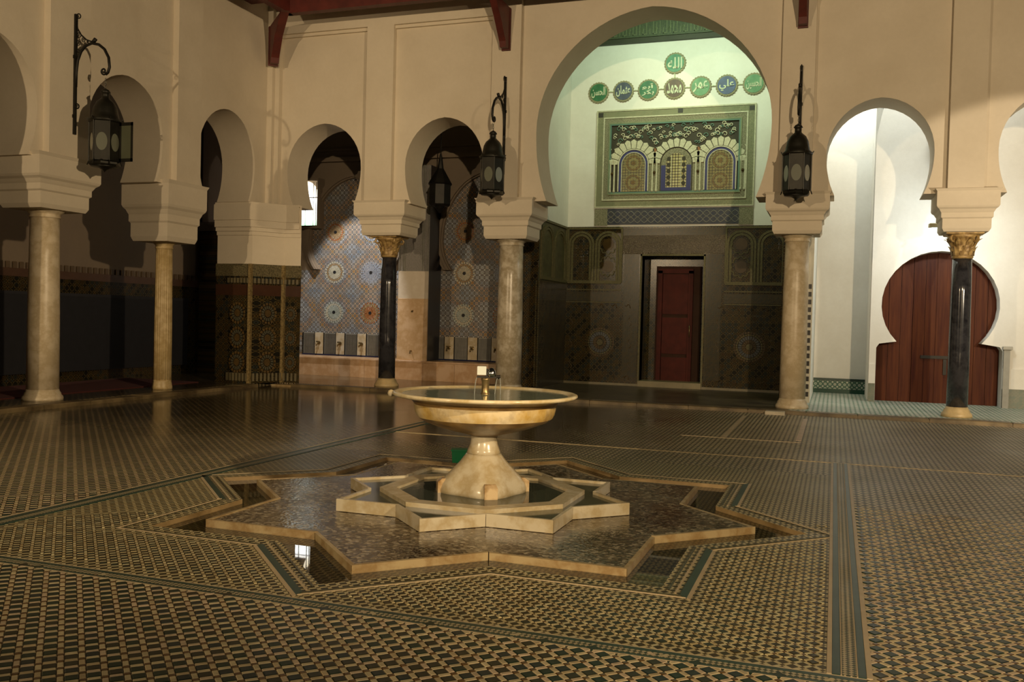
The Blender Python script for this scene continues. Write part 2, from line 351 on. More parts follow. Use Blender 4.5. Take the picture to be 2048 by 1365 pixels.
# ------------------------------------------------------------------ columns
def leaf(m, ang, r0, z0, h, w, out):
    ca, sa = cos(ang), sin(ang); L = []
    for i in range(6):
        t = i / 5; r = r0 + out * t ** 2.2; z = z0 + h * (t - .10 * max(0, t - .8) * 5); ww = w * (1 - .75 * t ** 2) * (1.15 if i % 2 else .9)
        L.append([(r * ca - e * sa, r * sa + e * ca, z) for e in (-ww, 0, ww)])
        L[-1][1] = ((r + .018) * ca, (r + .018) * sa, z)
    vs = [p for q in L for p in q]; m.add(vs, [(i * 3 + j, i * 3 + j + 1, i * 3 + j + 4, i * 3 + j + 3) for i in range(5) for j in range(2)])
def column(label, x, y, r, mat, kind, iw, idp, capz=3.10, low=None, rz=0):
    t = thing('column', label, 'column', (x, y, G), rz)
    zc = capz - G
    sh0, sh1 = .16, zc - (.42 if kind == 'gold' else .12)
    m = MB(); m.smooth = True
    bm = GOLD if kind == 'gold' else mat
    base = MB(); base.smooth = True
    e_ = {'gold': 1.0, 'plain': .62, 'flute': .3}[kind]; base.lathe([(r * (1 + .50 * e_), 0), (r * (1 + .50 * e_), .035), (r * (1 + .44 * e_), .06), (r * (1 + .28 * e_), .085), (r * (1 + .26 * e_), .11), (r * (1 + .11 * e_), .14), (r * 1.04, sh0 + .01)], 28)
    base.build('base', simple('base_stone', (.56, .42, .21), .45, var=.3) if kind == 'gold' else bm, t)
    fl = (lambda a, z: 1 - .055 * (0.5 + .5 * cos(22 * a)) ** 2) if kind == 'flute' else None
    n = 132 if kind == 'flute' else 32
    m.lathe([(r * 1.03, sh0), (r * 1.02, (sh0 + sh1) * .4), (r * .96, (sh0 + sh1) * .75), (r * .92, sh1)], n, fn=fl)
    m.build('shaft', mat, t)
    c = MB(); c.smooth = True
    if kind == 'gold':
        c.lathe([(r * .95, sh1), (r * 1.05, sh1 + .03), (r * .98, sh1 + .05), (r * 1.05, sh1 + .2), (r * 1.35, sh1 + .34), (r * 1.75, zc - .03)], 24)
        c.smooth = False
        for k in range(8): leaf(c, 2 * pi * k / 8, r * 1.0, sh1 + .05, .17, .055, .05)
        for k in range(8): leaf(c, 2 * pi * (k + .5) / 8, r * 1.05, sh1 + .12, .23, .06, .12)
        for k in range(4):
            a = pi / 4 + k * pi / 2
            P = [((r * 1.5 + .05 * cos(q)) * cos(a), (r * 1.5 + .05 * cos(q)) * sin(a), zc - .09 + .05 * sin(q)) for q in [j * .5 for j in range(14)]]
            c.tube(P, .02, 5)
        c.rect([(r * 1.6, r * 1.6, zc - .035), (r * 1.75, r * 1.75, zc - .02), (r * 1.75, r * 1.75, zc)])
        c.build('capital', GOLD, t)
    else:
        c.lathe([(r * .92, sh1), (r * 1.0, sh1 + .012), (r * 1.0, sh1 + .035), (r * .95, sh1 + .045), (r * 1.0, sh1 + .07), (r * 1.22, zc - .015), (r * 1.28, zc)], 32)
        c.build('capital', mat, t)
    q = MB(); e = idp
    z = zc; h = Z0 + .06 - capz
    if low:
        z1 = low - G
        c2 = MB(); c2.rect([(iw * .70, e * .62, z1), (iw * .78, e * .70, z1 + .05), (iw * .78, e * .70, z + .02)]); 
    prof = [(.72, 0), (.76, .05), (.78, .08), (.78, .30), (.83, .33), (.83, .44), (.86, .47), (.90, .52), (.97, .56), (1.0, .60), (1.0, .94), (1.02, .96), (1.06, 1.0)]
    q.rect([(iw * a, e * (a + .02), z + h * k) for a, k in prof])
    q.build('impost_block', PL, t)
    return t
YC, XC = D + .36, XL - .36
column('thick worn pale marble column near the left edge of the courtyard', XC, 11.02, .225, COLCREAM, 'plain', .60, .50, 2.98, rz=pi / 2)
c1 = column('slender fluted yellowish column in the left arcade', XC, 13.70, .155, COLFLUTE, 'flute', .52, .50, 2.72, rz=pi / 2)
c2 = column('black marble column with carved gilded capital before the tiled fountain hall', -8.58, YC, .165, COLBLACK, 'gold', .56, .49)
c3 = column('grey veined marble column on the left of the tall central arch', -5.95, YC, .245, MVEIN, 'plain', .56, .49, 3.02)
c4 = column('smooth cream column on the right of the tall central arch', -.66, YC, .215, COLCREAM, 'plain', .52, .49, 3.08)
c5 = column('black marble column with carved gilded capital before the brown horseshoe door', 1.96, YC, .160, COLBLACK, 'gold', .46, .49)

# ------------------------------------------------------------------ fountain star geometry
def starpts(R, k=1.0):
    ratio = cos(pi / 4) / cos(pi / 8); P = []
    for i in range(16):
        a = i * pi / 8; r = (R if i % 2 == 0 else R * ratio) * k; P.append((r * cos(a), r * sin(a)))
    return P
R3, R2, R1 = 2.52, 2.16, 1.215
ZR = -.05
HS = 2.86      # half side of the square inlay
# ------------------------------------------------------------------ courtyard floor
b = MB()
S3 = [(CX + x, CY + y) for x, y in starpts(R3)]
sq = []
for i in range(16):
    a = i * pi / 8; k = HS / max(abs(cos(a)), abs(sin(a))); sq.append((CX + k * cos(a), CY + k * sin(a)))
ZF = -.004
b.k = 1
for i in range(16):
    j = (i + 1) % 16; b.add([(*S3[i], ZF), (*sq[i], ZF), (*sq[j], ZF), (*S3[j], ZF)], [(0, 1, 2, 3)])
b.k = 0
X0, X1, Y0, Y1 = CX - HS, CX + HS, CY - HS, CY + HS
FX0, FX1, FY0, FY1 = XL + .2, 7.0, -4.0, D - .28
for x0, x1, y0, y1 in ((FX0, FX1, FY0, Y0), (FX0, FX1, Y1, FY1), (FX0, X0, Y0, Y1), (X1, FX1, Y0, Y1)):
    b.add([(x0, y0, ZF), (x1, y0, ZF), (x1, y1, ZF), (x0, y1, ZF)], [(0, 1, 2, 3)])
b.k = 2      # wet star channel
P = [(CX + x, CY + y) for x, y in starpts(R3)]
b.add([(x, y, ZR) for x, y in P], [tuple(range(16))])
b.k = 3
for i in range(16):
    j = (i + 1) % 16; b.add([(*P[i], ZR), (*P[j], ZR), (*P[j], ZF), (*P[i], ZF)], [(0, 1, 2, 3)])
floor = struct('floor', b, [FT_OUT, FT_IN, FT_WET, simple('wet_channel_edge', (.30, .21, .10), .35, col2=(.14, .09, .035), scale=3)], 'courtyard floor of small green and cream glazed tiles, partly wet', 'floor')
# --- single tiles: the nearest dark ones as objects, the rest of the near field joined
def inview(x, y):
    d = -sin(YAW) * x + cos(YAW) * y
    if d < 1: return False
    u = (cos(YAW) * x + sin(YAW) * y) / d * F; v = (1.5 / d) * F
    return abs(u) < 1100 and v < 790
def field(p, k, z, test, mats, lift=.004):
    """cells of the square-and-strip pattern turned 45 degrees"""
    q = p * sqrt(.5); cells = []
    R = int(16 / p)
    for i in range(-R, R):
        for j in range(-R, R):
            s, t = (i + k / 2) * p, (j + k / 2) * p
            x, y = (s - t) * sqrt(.5), (s + t) * sqrt(.5)
            if test(x, y): cells.append((hypot(x, y), i, j, x, y))
    cells.sort(); return cells
def st2xy(s, t): return ((s - t) * sqrt(.5), (s + t) * sqrt(.5))
def piece(m, s0, s1, t0, t1, z0, z1, g=.0022, bev=.0016):
    a = [st2xy(s, t) for s, t in ((s0 + g, t0 + g), (s1 - g, t0 + g), (s1 - g, t1 - g), (s0 + g, t1 - g))]
    c = [st2xy(s, t) for s, t in ((s0 + g + bev, t0 + g + bev), (s1 - g - bev, t0 + g + bev), (s1 - g - bev, t1 - g - bev), (s0 + g + bev, t1 - g - bev))]
    n = len(m.v); m.v += [(x, y, z0) for x, y in a] + [(x, y, z1) for x, y in c]
    for f in ((4, 5, 6, 7), (0, 1, 5, 4), (1, 2, 6, 5), (2, 3, 7, 6), (3, 0, 4, 7)): m.f.append([n + q for q in f]); m.m.append(m.k); m.sm.append(False)
p, k = .083, .66
def out_t(x, y): return hypot(x, y) < 8.2 and inview(x, y) and not (X0 - .03 < x < X1 + .03 and Y0 - .03 < y < Y1 + .03) and x > FX0 + .1
cells = field(p, k, 0, out_t, None)
a = p * k
tm = []
for mat in TDARK:
    m = MB(); g, bv = .0022, .0022; h = a / 2 - g
    def dia(e, z): return [(*st2xy(s, t), z) for s, t in ((-e, -e), (e, -e), (e, e), (-e, e))]
    m.loft([dia(h, -.004), dia(h, -.001), dia(h - bv, 0)], caps=True); tm.append(m.mesh('tile', mat))
rest = MB(); nt = 0
for d, i, j, x, y in cells:
    if nt < 300:
        o = link('tile', random.choice(tm), floor, (x, y, random.uniform(0, .0012))); o.rotation_euler = (random.gauss(0, .006), random.gauss(0, .006), 0); nt += 1
    else:
        rest.k = random.choice((0, 0, 1, 2)); piece(rest, i * p, i * p + a, j * p, j * p + a, -.004, random.uniform(-.0006, .0012))
    for (s0, s1, t0, t1, mi) in ((i * p + a, i * p + p, j * p, j * p + a, 3), (i * p, i * p + a, j * p + a, j * p + p, 3), (i * p + a, i * p + p, j * p + a, j * p + p, 6)):
        rest.k = mi + (random.choice((0, 1, 1, 2)) if mi == 3 else 0); piece(rest, s0, s1, t0, t1, -.004, random.uniform(-.0006, .0010))
tag(rest.build('tile_field', TDARK + TCREAM + [TBROWN], floor), kind='stuff')
p2 = .060; a2 = p2 * k
S3o = starpts(R3 + .05)
def instar(x, y, R):
    x, y = abs(x - CX), abs(y - CY)
    return max(x, y) < R * cos(pi / 4) or (x + y) * sqrt(.5) < R * cos(pi / 4)
def in_t(x, y): return X0 + .26 < x < X1 - .24 and Y0 + .18 < y < Y1 and hypot(x, y) < 7.3 and inview(x, y) and not instar(x, y, R3 + .36)
INM = [simple('inlay_dark_%d' % i, c, .38, var=.35, scale=9, spec=.25) for i, c in enumerate(((.03, .025, .010), (.045, .033, .012), (.025, .03, .018)))]
INC = [simple('inlay_cream_%d' % i, c, .5, var=.3, scale=11, spec=.25) for i, c in enumerate(((.45, .37, .19), (.50, .42, .23), (.48, .43, .25)))]
rest = MB()
for d, i, j, x, y in field(p2, k, 0, in_t, None):
    rest.k = random.choice((0, 1, 2)); piece(rest, i * p2, i * p2 + a2, j * p2, j * p2 + a2, -.004, random.uniform(-.0006, .001), .0016, .0012)
    for (s0, s1, t0, t1, mi) in ((i * p2 + a2, i * p2 + p2, j * p2, j * p2 + a2, 3), (i * p2, i * p2 + a2, j * p2 + a2, j * p2 + p2, 3), (i * p2 + a2, i * p2 + p2, j * p2 + a2, j * p2 + p2, 6)):
        rest.k = mi + (random.choice((0, 1, 2)) if mi == 3 else 0); piece(rest, s0, s1, t0, t1, -.004, random.uniform(-.0006, .001), .0016, .0012)
tag(rest.build('inlay_tile_field', INM + INC + [TBROWN], floor), kind='stuff')
# border bands of the square inlay
def strip(x0, x1, y0, y1, mat, z=.001, name='border_strip'): MB().bbox(x0, x1, y0, y1, ZF, z, .0015).build(name, mat, floor)
STARB = floortile('border_star_zellige', .037, ((.02, .045, .03), (.03, .04, .022), (.02, .035, .03)), ((.40, .33, .20), (.44, .36, .22), (.38, .34, .22)), (.05, .06, .03), k=.5)
Xr = X1 - .185
for x0, x1, mm in ((0, .022, CREAMT), (.022, .058, GREENT), (.058, .064, CREAMT), (.064, .124, STARB), (.124, .130, CREAMT), (.130, .164, GREENT), (.164, .190, CREAMT)):
    strip(Xr + x0, Xr + x1, Y0 + .075, Y1 + .9, mm)
for y0, y1, mm in ((0, .012, CREAMT), (.012, .032, GREENT), (.032, .084, STARB), (.084, .118, GREENT), (.118, .128, CREAMT)):
    strip(FX0 + 3, Xr + .164, Y0 - .06 + y0, Y0 - .06 + y1, mm, .0008)
for x0, x1, mm in ((0, .03, CREAMT), (.03, .10, GREENT), (.10, .16, STARB), (.16, .20, GREENT)):
    strip(X0 - .02 + x0, X0 - .02 + x1, Y0 + .075, Y1 + 2.5, mm, .0012)
strip(X0 + .2, FX1 - 2, Y1 + .9, Y1 + .94, TCREAM[0])
strip(-1.38, -1.32, 12.4, 15.6, CREAMT); strip(-.43, -.36, 12.6, 15.6, simple('pink_strip_tile', (.52, .38, .27), .4)); strip(-1.9, -.36, 12.38, 12.41, CREAMT)
# strips following the star edge
DKL = simple('dark_line_tile', (.05, .045, .022), .35)
for i in range(16):
    j = (i + 1) % 16; A0 = starpts(R3)
    na = math.degrees(atan2(-(A0[j][0] - A0[i][0]), A0[j][1] - A0[i][1])) % 360; upright = min(abs(na - 225), abs(na), abs(na - 360)) < 5
    for o0, o1, mm, hgt in (((.04, .05, DKL, .0008), (.085, .097, CREAMT, .001), (.12, .165, GREENT, .0012), (.165, .187, CREAMT, .001)) if upright else ((.12, .13, DKL, .0008), (.15, .16, CREAMT, .0009))):
        A, B_ = starpts(R3, 1 + o0 / (.7071 * R3)), starpts(R3, 1 + o1 / (.7071 * R3))
        MB().prism([(CX + x, CY + y) for x, y in (A[i], B_[i], B_[j], A[j])], ZF, hgt).build('border_strip', mm, floor)
# ------------------------------------------------------------------ star platforms
def platform(name, label, R, z0, z1, th, top, topz, slabmat, gap=.004, cat='basin'):
    t = thing(name, label, cat, (CX, CY, z0)); h = z1 - z0
    O, I = starpts(R), starpts(R, 1 - th / (.7071 * R))
    for i in range(16):
        j = (i + 1) % 16
        def lp(a_, b_, q): return (a_[0] + (b_[0] - a_[0]) * q, a_[1] + (b_[1] - a_[1]) * q)
        g = gap / 1.0; e = .006
        q = [lp(O[i], O[j], g), lp(O[i], O[j], 1 - g), lp(I[i], I[j], 1 - g), lp(I[i], I[j], g)]
        dz = random.uniform(-.004, .003)
        MB().prism(q, 0, h + dz).build('marble_slab', slabmat, t)
    K = starpts(R, 1 - th / (.7071 * R) + .001)
    MB().prism(K, 0, topz - z0).build('floor_panel', top, t)
    return t
platform('star_platform', 'wide eight-pointed star platform of wet mosaic edged with yellowed marble slabs', R2, ZR, .012, .028, SPECK, .008, KERBM, cat='platform')
WETM = simple('wet_green_marble', (.075, .080, .050), .12, var=.4, scale=3)
st = platform('star_basin', 'smaller raised eight-pointed star tray of pale marble around the fountain foot', R1, .012, .102, .026, WETM, .078, CLEANM)
def octa(R, a0=pi / 8): return [(R * cos(a0 + i * pi / 4), R * sin(a0 + i * pi / 4)) for i in range(8)]
oc = thing('octagonal_curb', 'flat octagonal marble curb holding dark water round the pedestal', 'curb', (CX, CY, .078))
A, B_ = octa(.835), octa(.700)
for i in range(8):
    j = (i + 1) % 8; MB().prism([A[i], A[j], B_[j], B_[i]], 0, .034).build('marble_slab', CLEANM, oc)
def water(name):
    t = MT(name, .03); t.color((.05, .06, .045)); t.b.inputs['Transmission Weight'].default_value = .25; t.b.inputs['IOR'].default_value = 1.33
    t.bump(t.noise(9, 2), .05, .01); return t.m
WATER = water('dark_pool_water')
t = MT('channel_water_film', .02); t.color((.9, .9, .85)); t.b.inputs['Transmission Weight'].default_value = 1; t.b.inputs['IOR'].default_value = 1.33
O_, I_ = [(CX + x, CY + y) for x, y in starpts(R3, .998)], [(CX + x, CY + y) for x, y in starpts(R2, 1.002)]
m = MB()
for i in range(16): j = (i + 1) % 16; m.add([(*O_[i], ZR + .012), (*O_[j], ZR + .012), (*I_[j], ZR + .012), (*I_[i], ZR + .012)], [(0, 1, 2, 3)])
tag(m.build('channel_water', t.m), 'shallow clear water standing in the star channel', 'water')
tag(MB().prism(octa(.699), .079, .092).build('pool_water', WATER, None, (CX, CY, 0)), 'still dark water inside the octagonal curb', 'water')
# ------------------------------------------------------------------ fountain
ft = thing('fountain', 'large stained marble bowl fountain on a flared pedestal in the star basin', 'fountain', (CX, CY, .079), radians(31))
def lobe(a, z): 
    w = max(0, min(1, (.30 - z) / .14)); return 1 + w * (.09 * cos(4 * a) - .02)
m = MB(); m.smooth = True
m.lathe([(.335, .0), (.340, .04), (.325, .09), (.285, .14), (.235, .20), (.185, .26), (.150, .31), (.140, .322)], 48, fn=lobe); m.build('pedestal', CLEANM, ft)
m = MB(); m.smooth = True
m.lathe([(.128, .320), (.137, .332), (.128, .355), (.112, .40), (.106, .44), (.110, .47), (.125, .495)], 36); m.build('stem', CLEANM, ft)
for k in range(4):
    a = k * pi / 2; c_, s_ = cos(a), sin(a)
    q = [(.28, -.06), (.375, -.052), (.375, .052), (.28, .06)]
    m = MB(); m.loft([[(x * c_ - y * s_, x * s_ + y * c_, z) for x, y in q] for z in (.0, .10)] + [[(x * .9 * c_ - y * s_ * .8, x * .9 * s_ + y * c_ * .8, .125) for x, y in q]]); m.build('foot_block', simple('rust_stained_marble', (.50, .38, .22), .25, col2=(.22, .12, .035), scale=9), ft)
m = MB(); m.smooth = True
fl = lambda a, z: 1 + .012 * abs(sin(6 * a)) * max(0, min(1, (z - .50) / .08)) * max(0, min(1, (.79 - z) / .05))
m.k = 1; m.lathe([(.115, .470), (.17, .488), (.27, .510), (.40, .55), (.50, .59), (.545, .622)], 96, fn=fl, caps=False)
m.k = 0; m.lathe([(.545, .622), (.562, .655), (.570, .69), (.574, .725)], 96, fn=fl, caps=False)
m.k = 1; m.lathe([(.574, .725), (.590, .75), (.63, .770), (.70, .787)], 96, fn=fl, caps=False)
STAINSHADE = simple('stained_shaded_marble', (.40, .25, .085), .3, col2=(.13, .065, .02), scale=5)  # brown rim stain, with shade of cove and underside put into the colour
m.build('bowl', [STAINED, STAINSHADE], ft)
m = MB(); m.smooth = True
m.lathe([(.695, .783), (.735, .787), (.752, .801), (.750, .813), (.735, .820), (.705, .817), (.665, .800), (.55, .765), (.3, .735), (.02, .73)], 72, caps=False); m.build('rim', veined('rim_marble', (.62, .54, .36), (.46, .36, .18), .2), ft)
t = MT('bowl_water', .06); t.color((.16, .19, .14)); t.bump(t.noise(14, 3), .15, .01)
m = MB(); m.lathe([(.0005, .804), (.672, .804)], 48, caps=False); m.build('bowl_water', t.m, ft)
a = radians(199.3 - 31) ; m = MB(); m.smooth = True      # overflow nub on the left of the rim
m.lathe([(.0, -.03), (.022, -.022), (.03, 0), (.022, .022), (0, .03)], 12, caps=False); m.build('overflow_nub', CLEANM, ft, (.765 * cos(a), .765 * sin(a), .793))
sp = thing('fountain_spout', 'small brass spout with clear plastic cap in the middle of the bowl', 'spout', (CX, CY, .875), radians(19.3))
m = MB(); m.smooth = True; m.lathe([(.045, 0), (.036, .012), (.030, .03), (.030, .11), (.036, .125), (.036, .14)], 20); m.build('brass_pipe', BRASS, sp)
m = MB(); m.box(-.07, .09, -.014, .014, .14, .155); m.box(.0, .018, -.02, .02, .13, .215); m.tube([(.09, 0, .147), (.12, 0, .15)], .016, 8); m.build('clamp', IRON, sp)
m = MB(); m.smooth = True; m.lathe([(.035, .155), (.038, .175), (.032, .20), (.018, .218), (.002, .224)], 16, c=(.048, 0)); m.build('chrome_dome', simple('chrome', (.55, .55, .52), .15, 1), sp)
MB().bbox(-.068, .005, -.03, .012, .165, .235, .004).build('white_box', simple('white_plastic', (.52, .56, .52), .35, var=.05), sp)
t = MT('falling_water', .05); t.color((.55, .58, .55)); t.b.inputs['Transmission Weight'].default_value = .7; t.b.inputs['IOR'].default_value = 1.33
for x0, x1 in ((-.065, -.09), (.105, .075), (.115, .125)):
    m = MB(); m.smooth = True; m.tube([(x0 + (x1 - x0) * q ** .6, -.01, .145 - .19 * q ** 1.8) for q in [i / 8 for i in range(9)]], .0035, 6); m.build('water_jet', t.m, sp)
gb = thing('plastic_tub', 'green plastic tub standing behind the fountain pedestal', 'tub', (-3.60, 8.74, .012), radians(20))
GP = simple('green_plastic', (.004, .10, .035), .4, var=.1)
m = MB(); m.rect([(.066, .06, 0), (.075, .07, .125)]); m.build('tub_body', GP, gb); m = MB(); m.rect([(.082, .076, .12), (.082, .076, .137)]); m.build('tub_rim', GP, gb)

# ------------------------------------------------------------------ gallery floors and kerbs
b = MB(); b.box(-7.0, -.70, D - .05, 23.2, -.1, G); b.k = 1; b.box(-.70, 5.6, D - .05, 23.2, -.1, G); struct('floor_gallery', b, [simple('dark_flagstone', (.085, .065, .03), .35, col2=(.03, .022, .01), scale=2.2), FT_GAL], 'raised tiled gallery floor behind the central and right arches', 'floor')
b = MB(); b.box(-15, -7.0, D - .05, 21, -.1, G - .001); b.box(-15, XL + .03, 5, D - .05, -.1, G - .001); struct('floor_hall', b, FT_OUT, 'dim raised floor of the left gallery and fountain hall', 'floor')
kb = struct('trim_1', MB().box(-10.9, 5.6, D - .26, D - .05, -.08, G - .03), KERBM, 'low stone kerb along the foot of the back arcade', 'kerb')
x = -10.42
KS = simple('worn_kerb_stone', (.20, .145, .07), .45, col2=(.06, .04, .017), scale=3); KW = simple('pale_kerb_block', (.52, .46, .34), .5)
while x < 5.5:
    w = random.uniform(.75, 1.25); MB().bbox(x + .004, min(x + w, 5.6) - .004, D - .28, D - .03, ZF, G + random.uniform(-.006, .004), .01).build('kerb_slab', KS, kb); x += w
MB().bbox(-1.06, -.74, D - .46, D - .285, ZF, .055, .008).build('loose_block', KW, kb)
kl = struct('trim_2', MB().box(XL + .05, XL + .26, 5.0, 15.7, -.08, G - .03), KERBM, 'low stone kerb along the foot of the left arcade', 'kerb')
y = 5.0
while y < 15.6:
    w = random.uniform(.75, 1.25); MB().bbox(XL + .02, XL + .28, y + .004, min(y + w, 15.75) - .004, ZF, G + random.uniform(-.006, .004), .01).build('kerb_slab', KS, kl); y += w

# ------------------------------------------------------------------ fountain hall behind the two left arches
YM, YP = 19.6, 18.85
b = MB(); b.k = 0; b.box(-15.2, -6.3, YM, YM + .3, G, 6.6)
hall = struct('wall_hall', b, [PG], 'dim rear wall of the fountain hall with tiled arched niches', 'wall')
NI = [(-10.94, 1.12), (-7.56, 1.02)]
for c, hw in NI:
    nk = hw - .24; A = archpts(c, hw, 3.28, 4.76, 2.58, nk, 20, .09)
    pts = [(c - hw - .42, G + .5)] + [(c - hw - .42, 2.56), (c - nk, 2.56)] + A + [(c + nk, 2.56), (c + hw + (.18 if c < -9 else .06), 2.56), (c + hw + (.18 if c < -9 else .06), G + .5)]
    m = MB(); m.extr([(x, YM - .002, z) for x, z in pts], (0, -.01, 0)); m.build('mosaic_panel', MOSAIC, hall)
    for k, (wd, dep) in enumerate(((.20, .10), (.10, .16))):        # stepped arch mouldings
        A2 = archpts(c, hw + wd, 3.28, 4.76 + wd, 2.58, nk + wd, 20, .09); n = len(A); m = MB()
        I = A if k == 0 else archpts(c, hw + .03, 3.28, 4.79, 2.58, nk + .03, 20, .09)
        vs = [(x, YM - dep, z) for x, z in I] + [(x, YM - dep, z) for x, z in A2] + [(x, YM, z) for x, z in I] + [(x, YM, z) for x, z in A2]
        m.add(vs, [(i, i + 1, n + i + 1, n + i) for i in range(n - 1)] + [(i, i + 1, 2 * n + i + 1, 2 * n + i) for i in range(n - 1)] + [(n + i, n + i + 1, 3 * n + i + 1, 3 * n + i) for i in range(n - 1)])
        m.build('arch_moulding', PG, hall)
TAPM = veined('tap_panel_marble', (.55, .49, .38), (.42, .33, .2), .35); DLAT = simple('dark_lattice', (.09, .085, .075), .5)
RM = [simple('rosette_%d' % i, c, .3, var=.1) for i, c in enumerate(((.50, .47, .36), (.30, .20, .09), (.26, .29, .36), (.40, .45, .40), (.32, .12, .035), (.02, .02, .022)))]
def rosette(x, z, y, R, pet, ring, parent, n=24, nx=0):
    m = MB()
    for ra, rb, mi, f in ((.16, .62, pet, .62), (.66, .82, ring, .75), (.86, 1.0, pet, .55)):
        m.k = mi
        for j in range(n):
            t0 = 2 * pi * (j - f / 2) / n; t1 = 2 * pi * (j + f / 2) / n
            m.extr([(x + R * q * cos(t), y, z + R * q * sin(t)) for q, t in ((ra, t0), (rb, t0), (rb, t1), (ra, t1))], (0, -.007, 0))
    m.k = 5; m.extr([(x + R * .15 * cos(2 * pi * j / 12), y, z + R * .15 * sin(2 * pi * j / 12)) for j in range(12)], (0, -.012, 0))
    return m.build('rosette', RM, parent)
for c, _ in NI:
    for i, (dx, dz, pt, rg) in enumerate(((-.49, 2.515, 0, 1), (.49, 2.515, 2, 2), (-.49, 1.55, 3, 0), (.49, 1.55, 4, 1), (-.49, 3.48, 1, 4), (.49, 3.48, 1, 2))):
        rosette(c + dx, dz, YM - .012, .26, pt, rg, hall)
    # tap panels under the mosaic
    tx0 = -11.80 if c < -9 else -8.37
    for k in range(-2, 8):
        xc = tx0 + k * .29; w = .115 if k % 2 == 0 else .155; x0, x1 = max(xc - w, c - hw - .3), min(xc + w, c + hw + .15)
        if x1 - x0 < .06: continue
        if k % 2 == 0: MB().bbox(x0, x1, YM - .05, YM, .53, 1.05, .006).build('tap_panel', TAPM, hall)
        else:
            o = MB().box(x0, x1, YM - .03, YM, .53, 1.05).build('lattice_panel', LAT, hall)
            g = MB(); nq = int((x1 - x0 - .04) / .032)
            for q in range(nq + 1): g.box(x0 + .02 + q * .032, x0 + .028 + q * .032, YM - .038, YM - .029, .55, 1.03)
            for q in range(15): g.box(x0 + .015, x1 - .015, YM - .038, YM - .029, .55 + q * .033, .557 + q * .033)
            g.build('lattice', DLAT, o)
        MB().box(x0 - .018, x0 - .004, YM - .055, YM, .5, 1.05).build('panel_divider', IRON, hall)
    MB().box(c - hw - .3, c + hw + .15, YM - .06, YM, .50, .535).build('skirting_tile', NAVY, hall)
def tap(x, y, z, label):
    t = thing('tap', label, 'tap', (x, y, z)); m = MB(); m.smooth = True
    m.tube([(0, 0, 0), (0, -.08, 0), (0, -.12, -.02), (0, -.125, -.07)], .018, 8); m.build('spout', BRASS, t)
    m = MB(); m.lathe([(.045, 0), (.045, .015), (.02, .02)], 14); o = m.build('rosette_plate', BRASS, t); o.rotation_euler = (pi / 2, 0, 0)
    m = MB(); m.box(-.04, .04, -.075, -.055, .02, .045); m.box(-.008, .008, -.072, -.058, 0, .045); m.build('handle', BRASS, t)
names = ('left', 'middle', 'right')
for n_, (c, _) in enumerate(NI):
    for q, k in enumerate((1, 3, 5)):
        tap((-11.80 if n_ == 0 else -8.37) + q * .58, YM - .05, .80, ('%s brass tap of the row in the brightly lit tiled niche' if n_ == 0 else '%s brass tap of the row in the shadowy tiled niche beside the pale column') % ({'left': 'leftmost', 'middle': 'middle', 'right': 'rightmost'}[names[q]]))
# bench
be = thing('ablution_bench', 'long low pinkish marble bench under the row of taps', 'bench', (-9.2, YP, G))
x = -12.6
while x < -6.5:
    w = random.uniform(.55, .9); x2 = min(x + w, -6.45)
    MB().bbox(x + .003 + 9.2, x2 - .003 + 9.2, 0, YM - YP, 0, .40, .004).build('front_slab', PINK, be); x = x2
    if x > -6.46: break
MB().bbox(-12.6 + 9.2, -6.45 + 9.2, -.03, YM - YP, .40, .44, .006).build('bench_top', PINK, be)
# pier between the niches
pn = thing('marble_pier', 'pale marble faced pier with lattice top between the two tiled niches', 'pier', (-9.0, YP, .5))
MB().box(-.368, .368, .06, YM - YP, 0, 4.4).build('pier_core', simple('pier_side_shade', (.012, .012, .018), .3), pn)  # shade on the pier sides put into a near-black colour
MB().bbox(-.37, .37, .02, .06, 0, 1.40, .004).build('lower_slab', veined('peach_marble', (.68, .50, .33), (.52, .34, .18), .35, 1.8), pn)
MB().bbox(-.37, .37, .03, .062, 1.40, 2.02, .004).build('upper_slab', veined('white_slab', (.66, .60, .50), (.58, .50, .4), .4, 1.2), pn)
o = MB().box(-.37, .37, .05, .064, 2.02, 4.4).build('carved_panel', simple('carved_grey', (.30, .28, .26), .7, col2=(.16, .15, .14), scale=60, bump=.9, bscale=45), pn)
for xx in (-.36, -.26, -.22, .2, .24, .34): MB().box(xx - .012, xx + .012, .025, .06, 2.02, 4.4).build('stucco_fillet', LAT, pn)
t = thing('tap', 'small brass tap low on the peach marble pier', 'tap', (-9.0, YP + .028, .72)); MB().tube([(0, 0, 0), (0, -.07, 0), (0, -.09, -.06)], .016, 8).build('spout', BRASS, t)
t = thing('wall_hook', 'small dark knob higher on the peach marble pier', 'hook', (-8.99, YP + .028, 1.62)); MB().tube([(0, 0, 0), (0, -.05, -.01)], .022, 8).build('knob', BRASS, t)
# cornice line over niches
MB().box(-15, -6.3, YM - .14, YM, 5.16, 5.26).build('string_course', PG, hall); MB().box(-15, -6.3, YM - .10, YM, 5.42, 5.47).build('string_course', PG, hall)
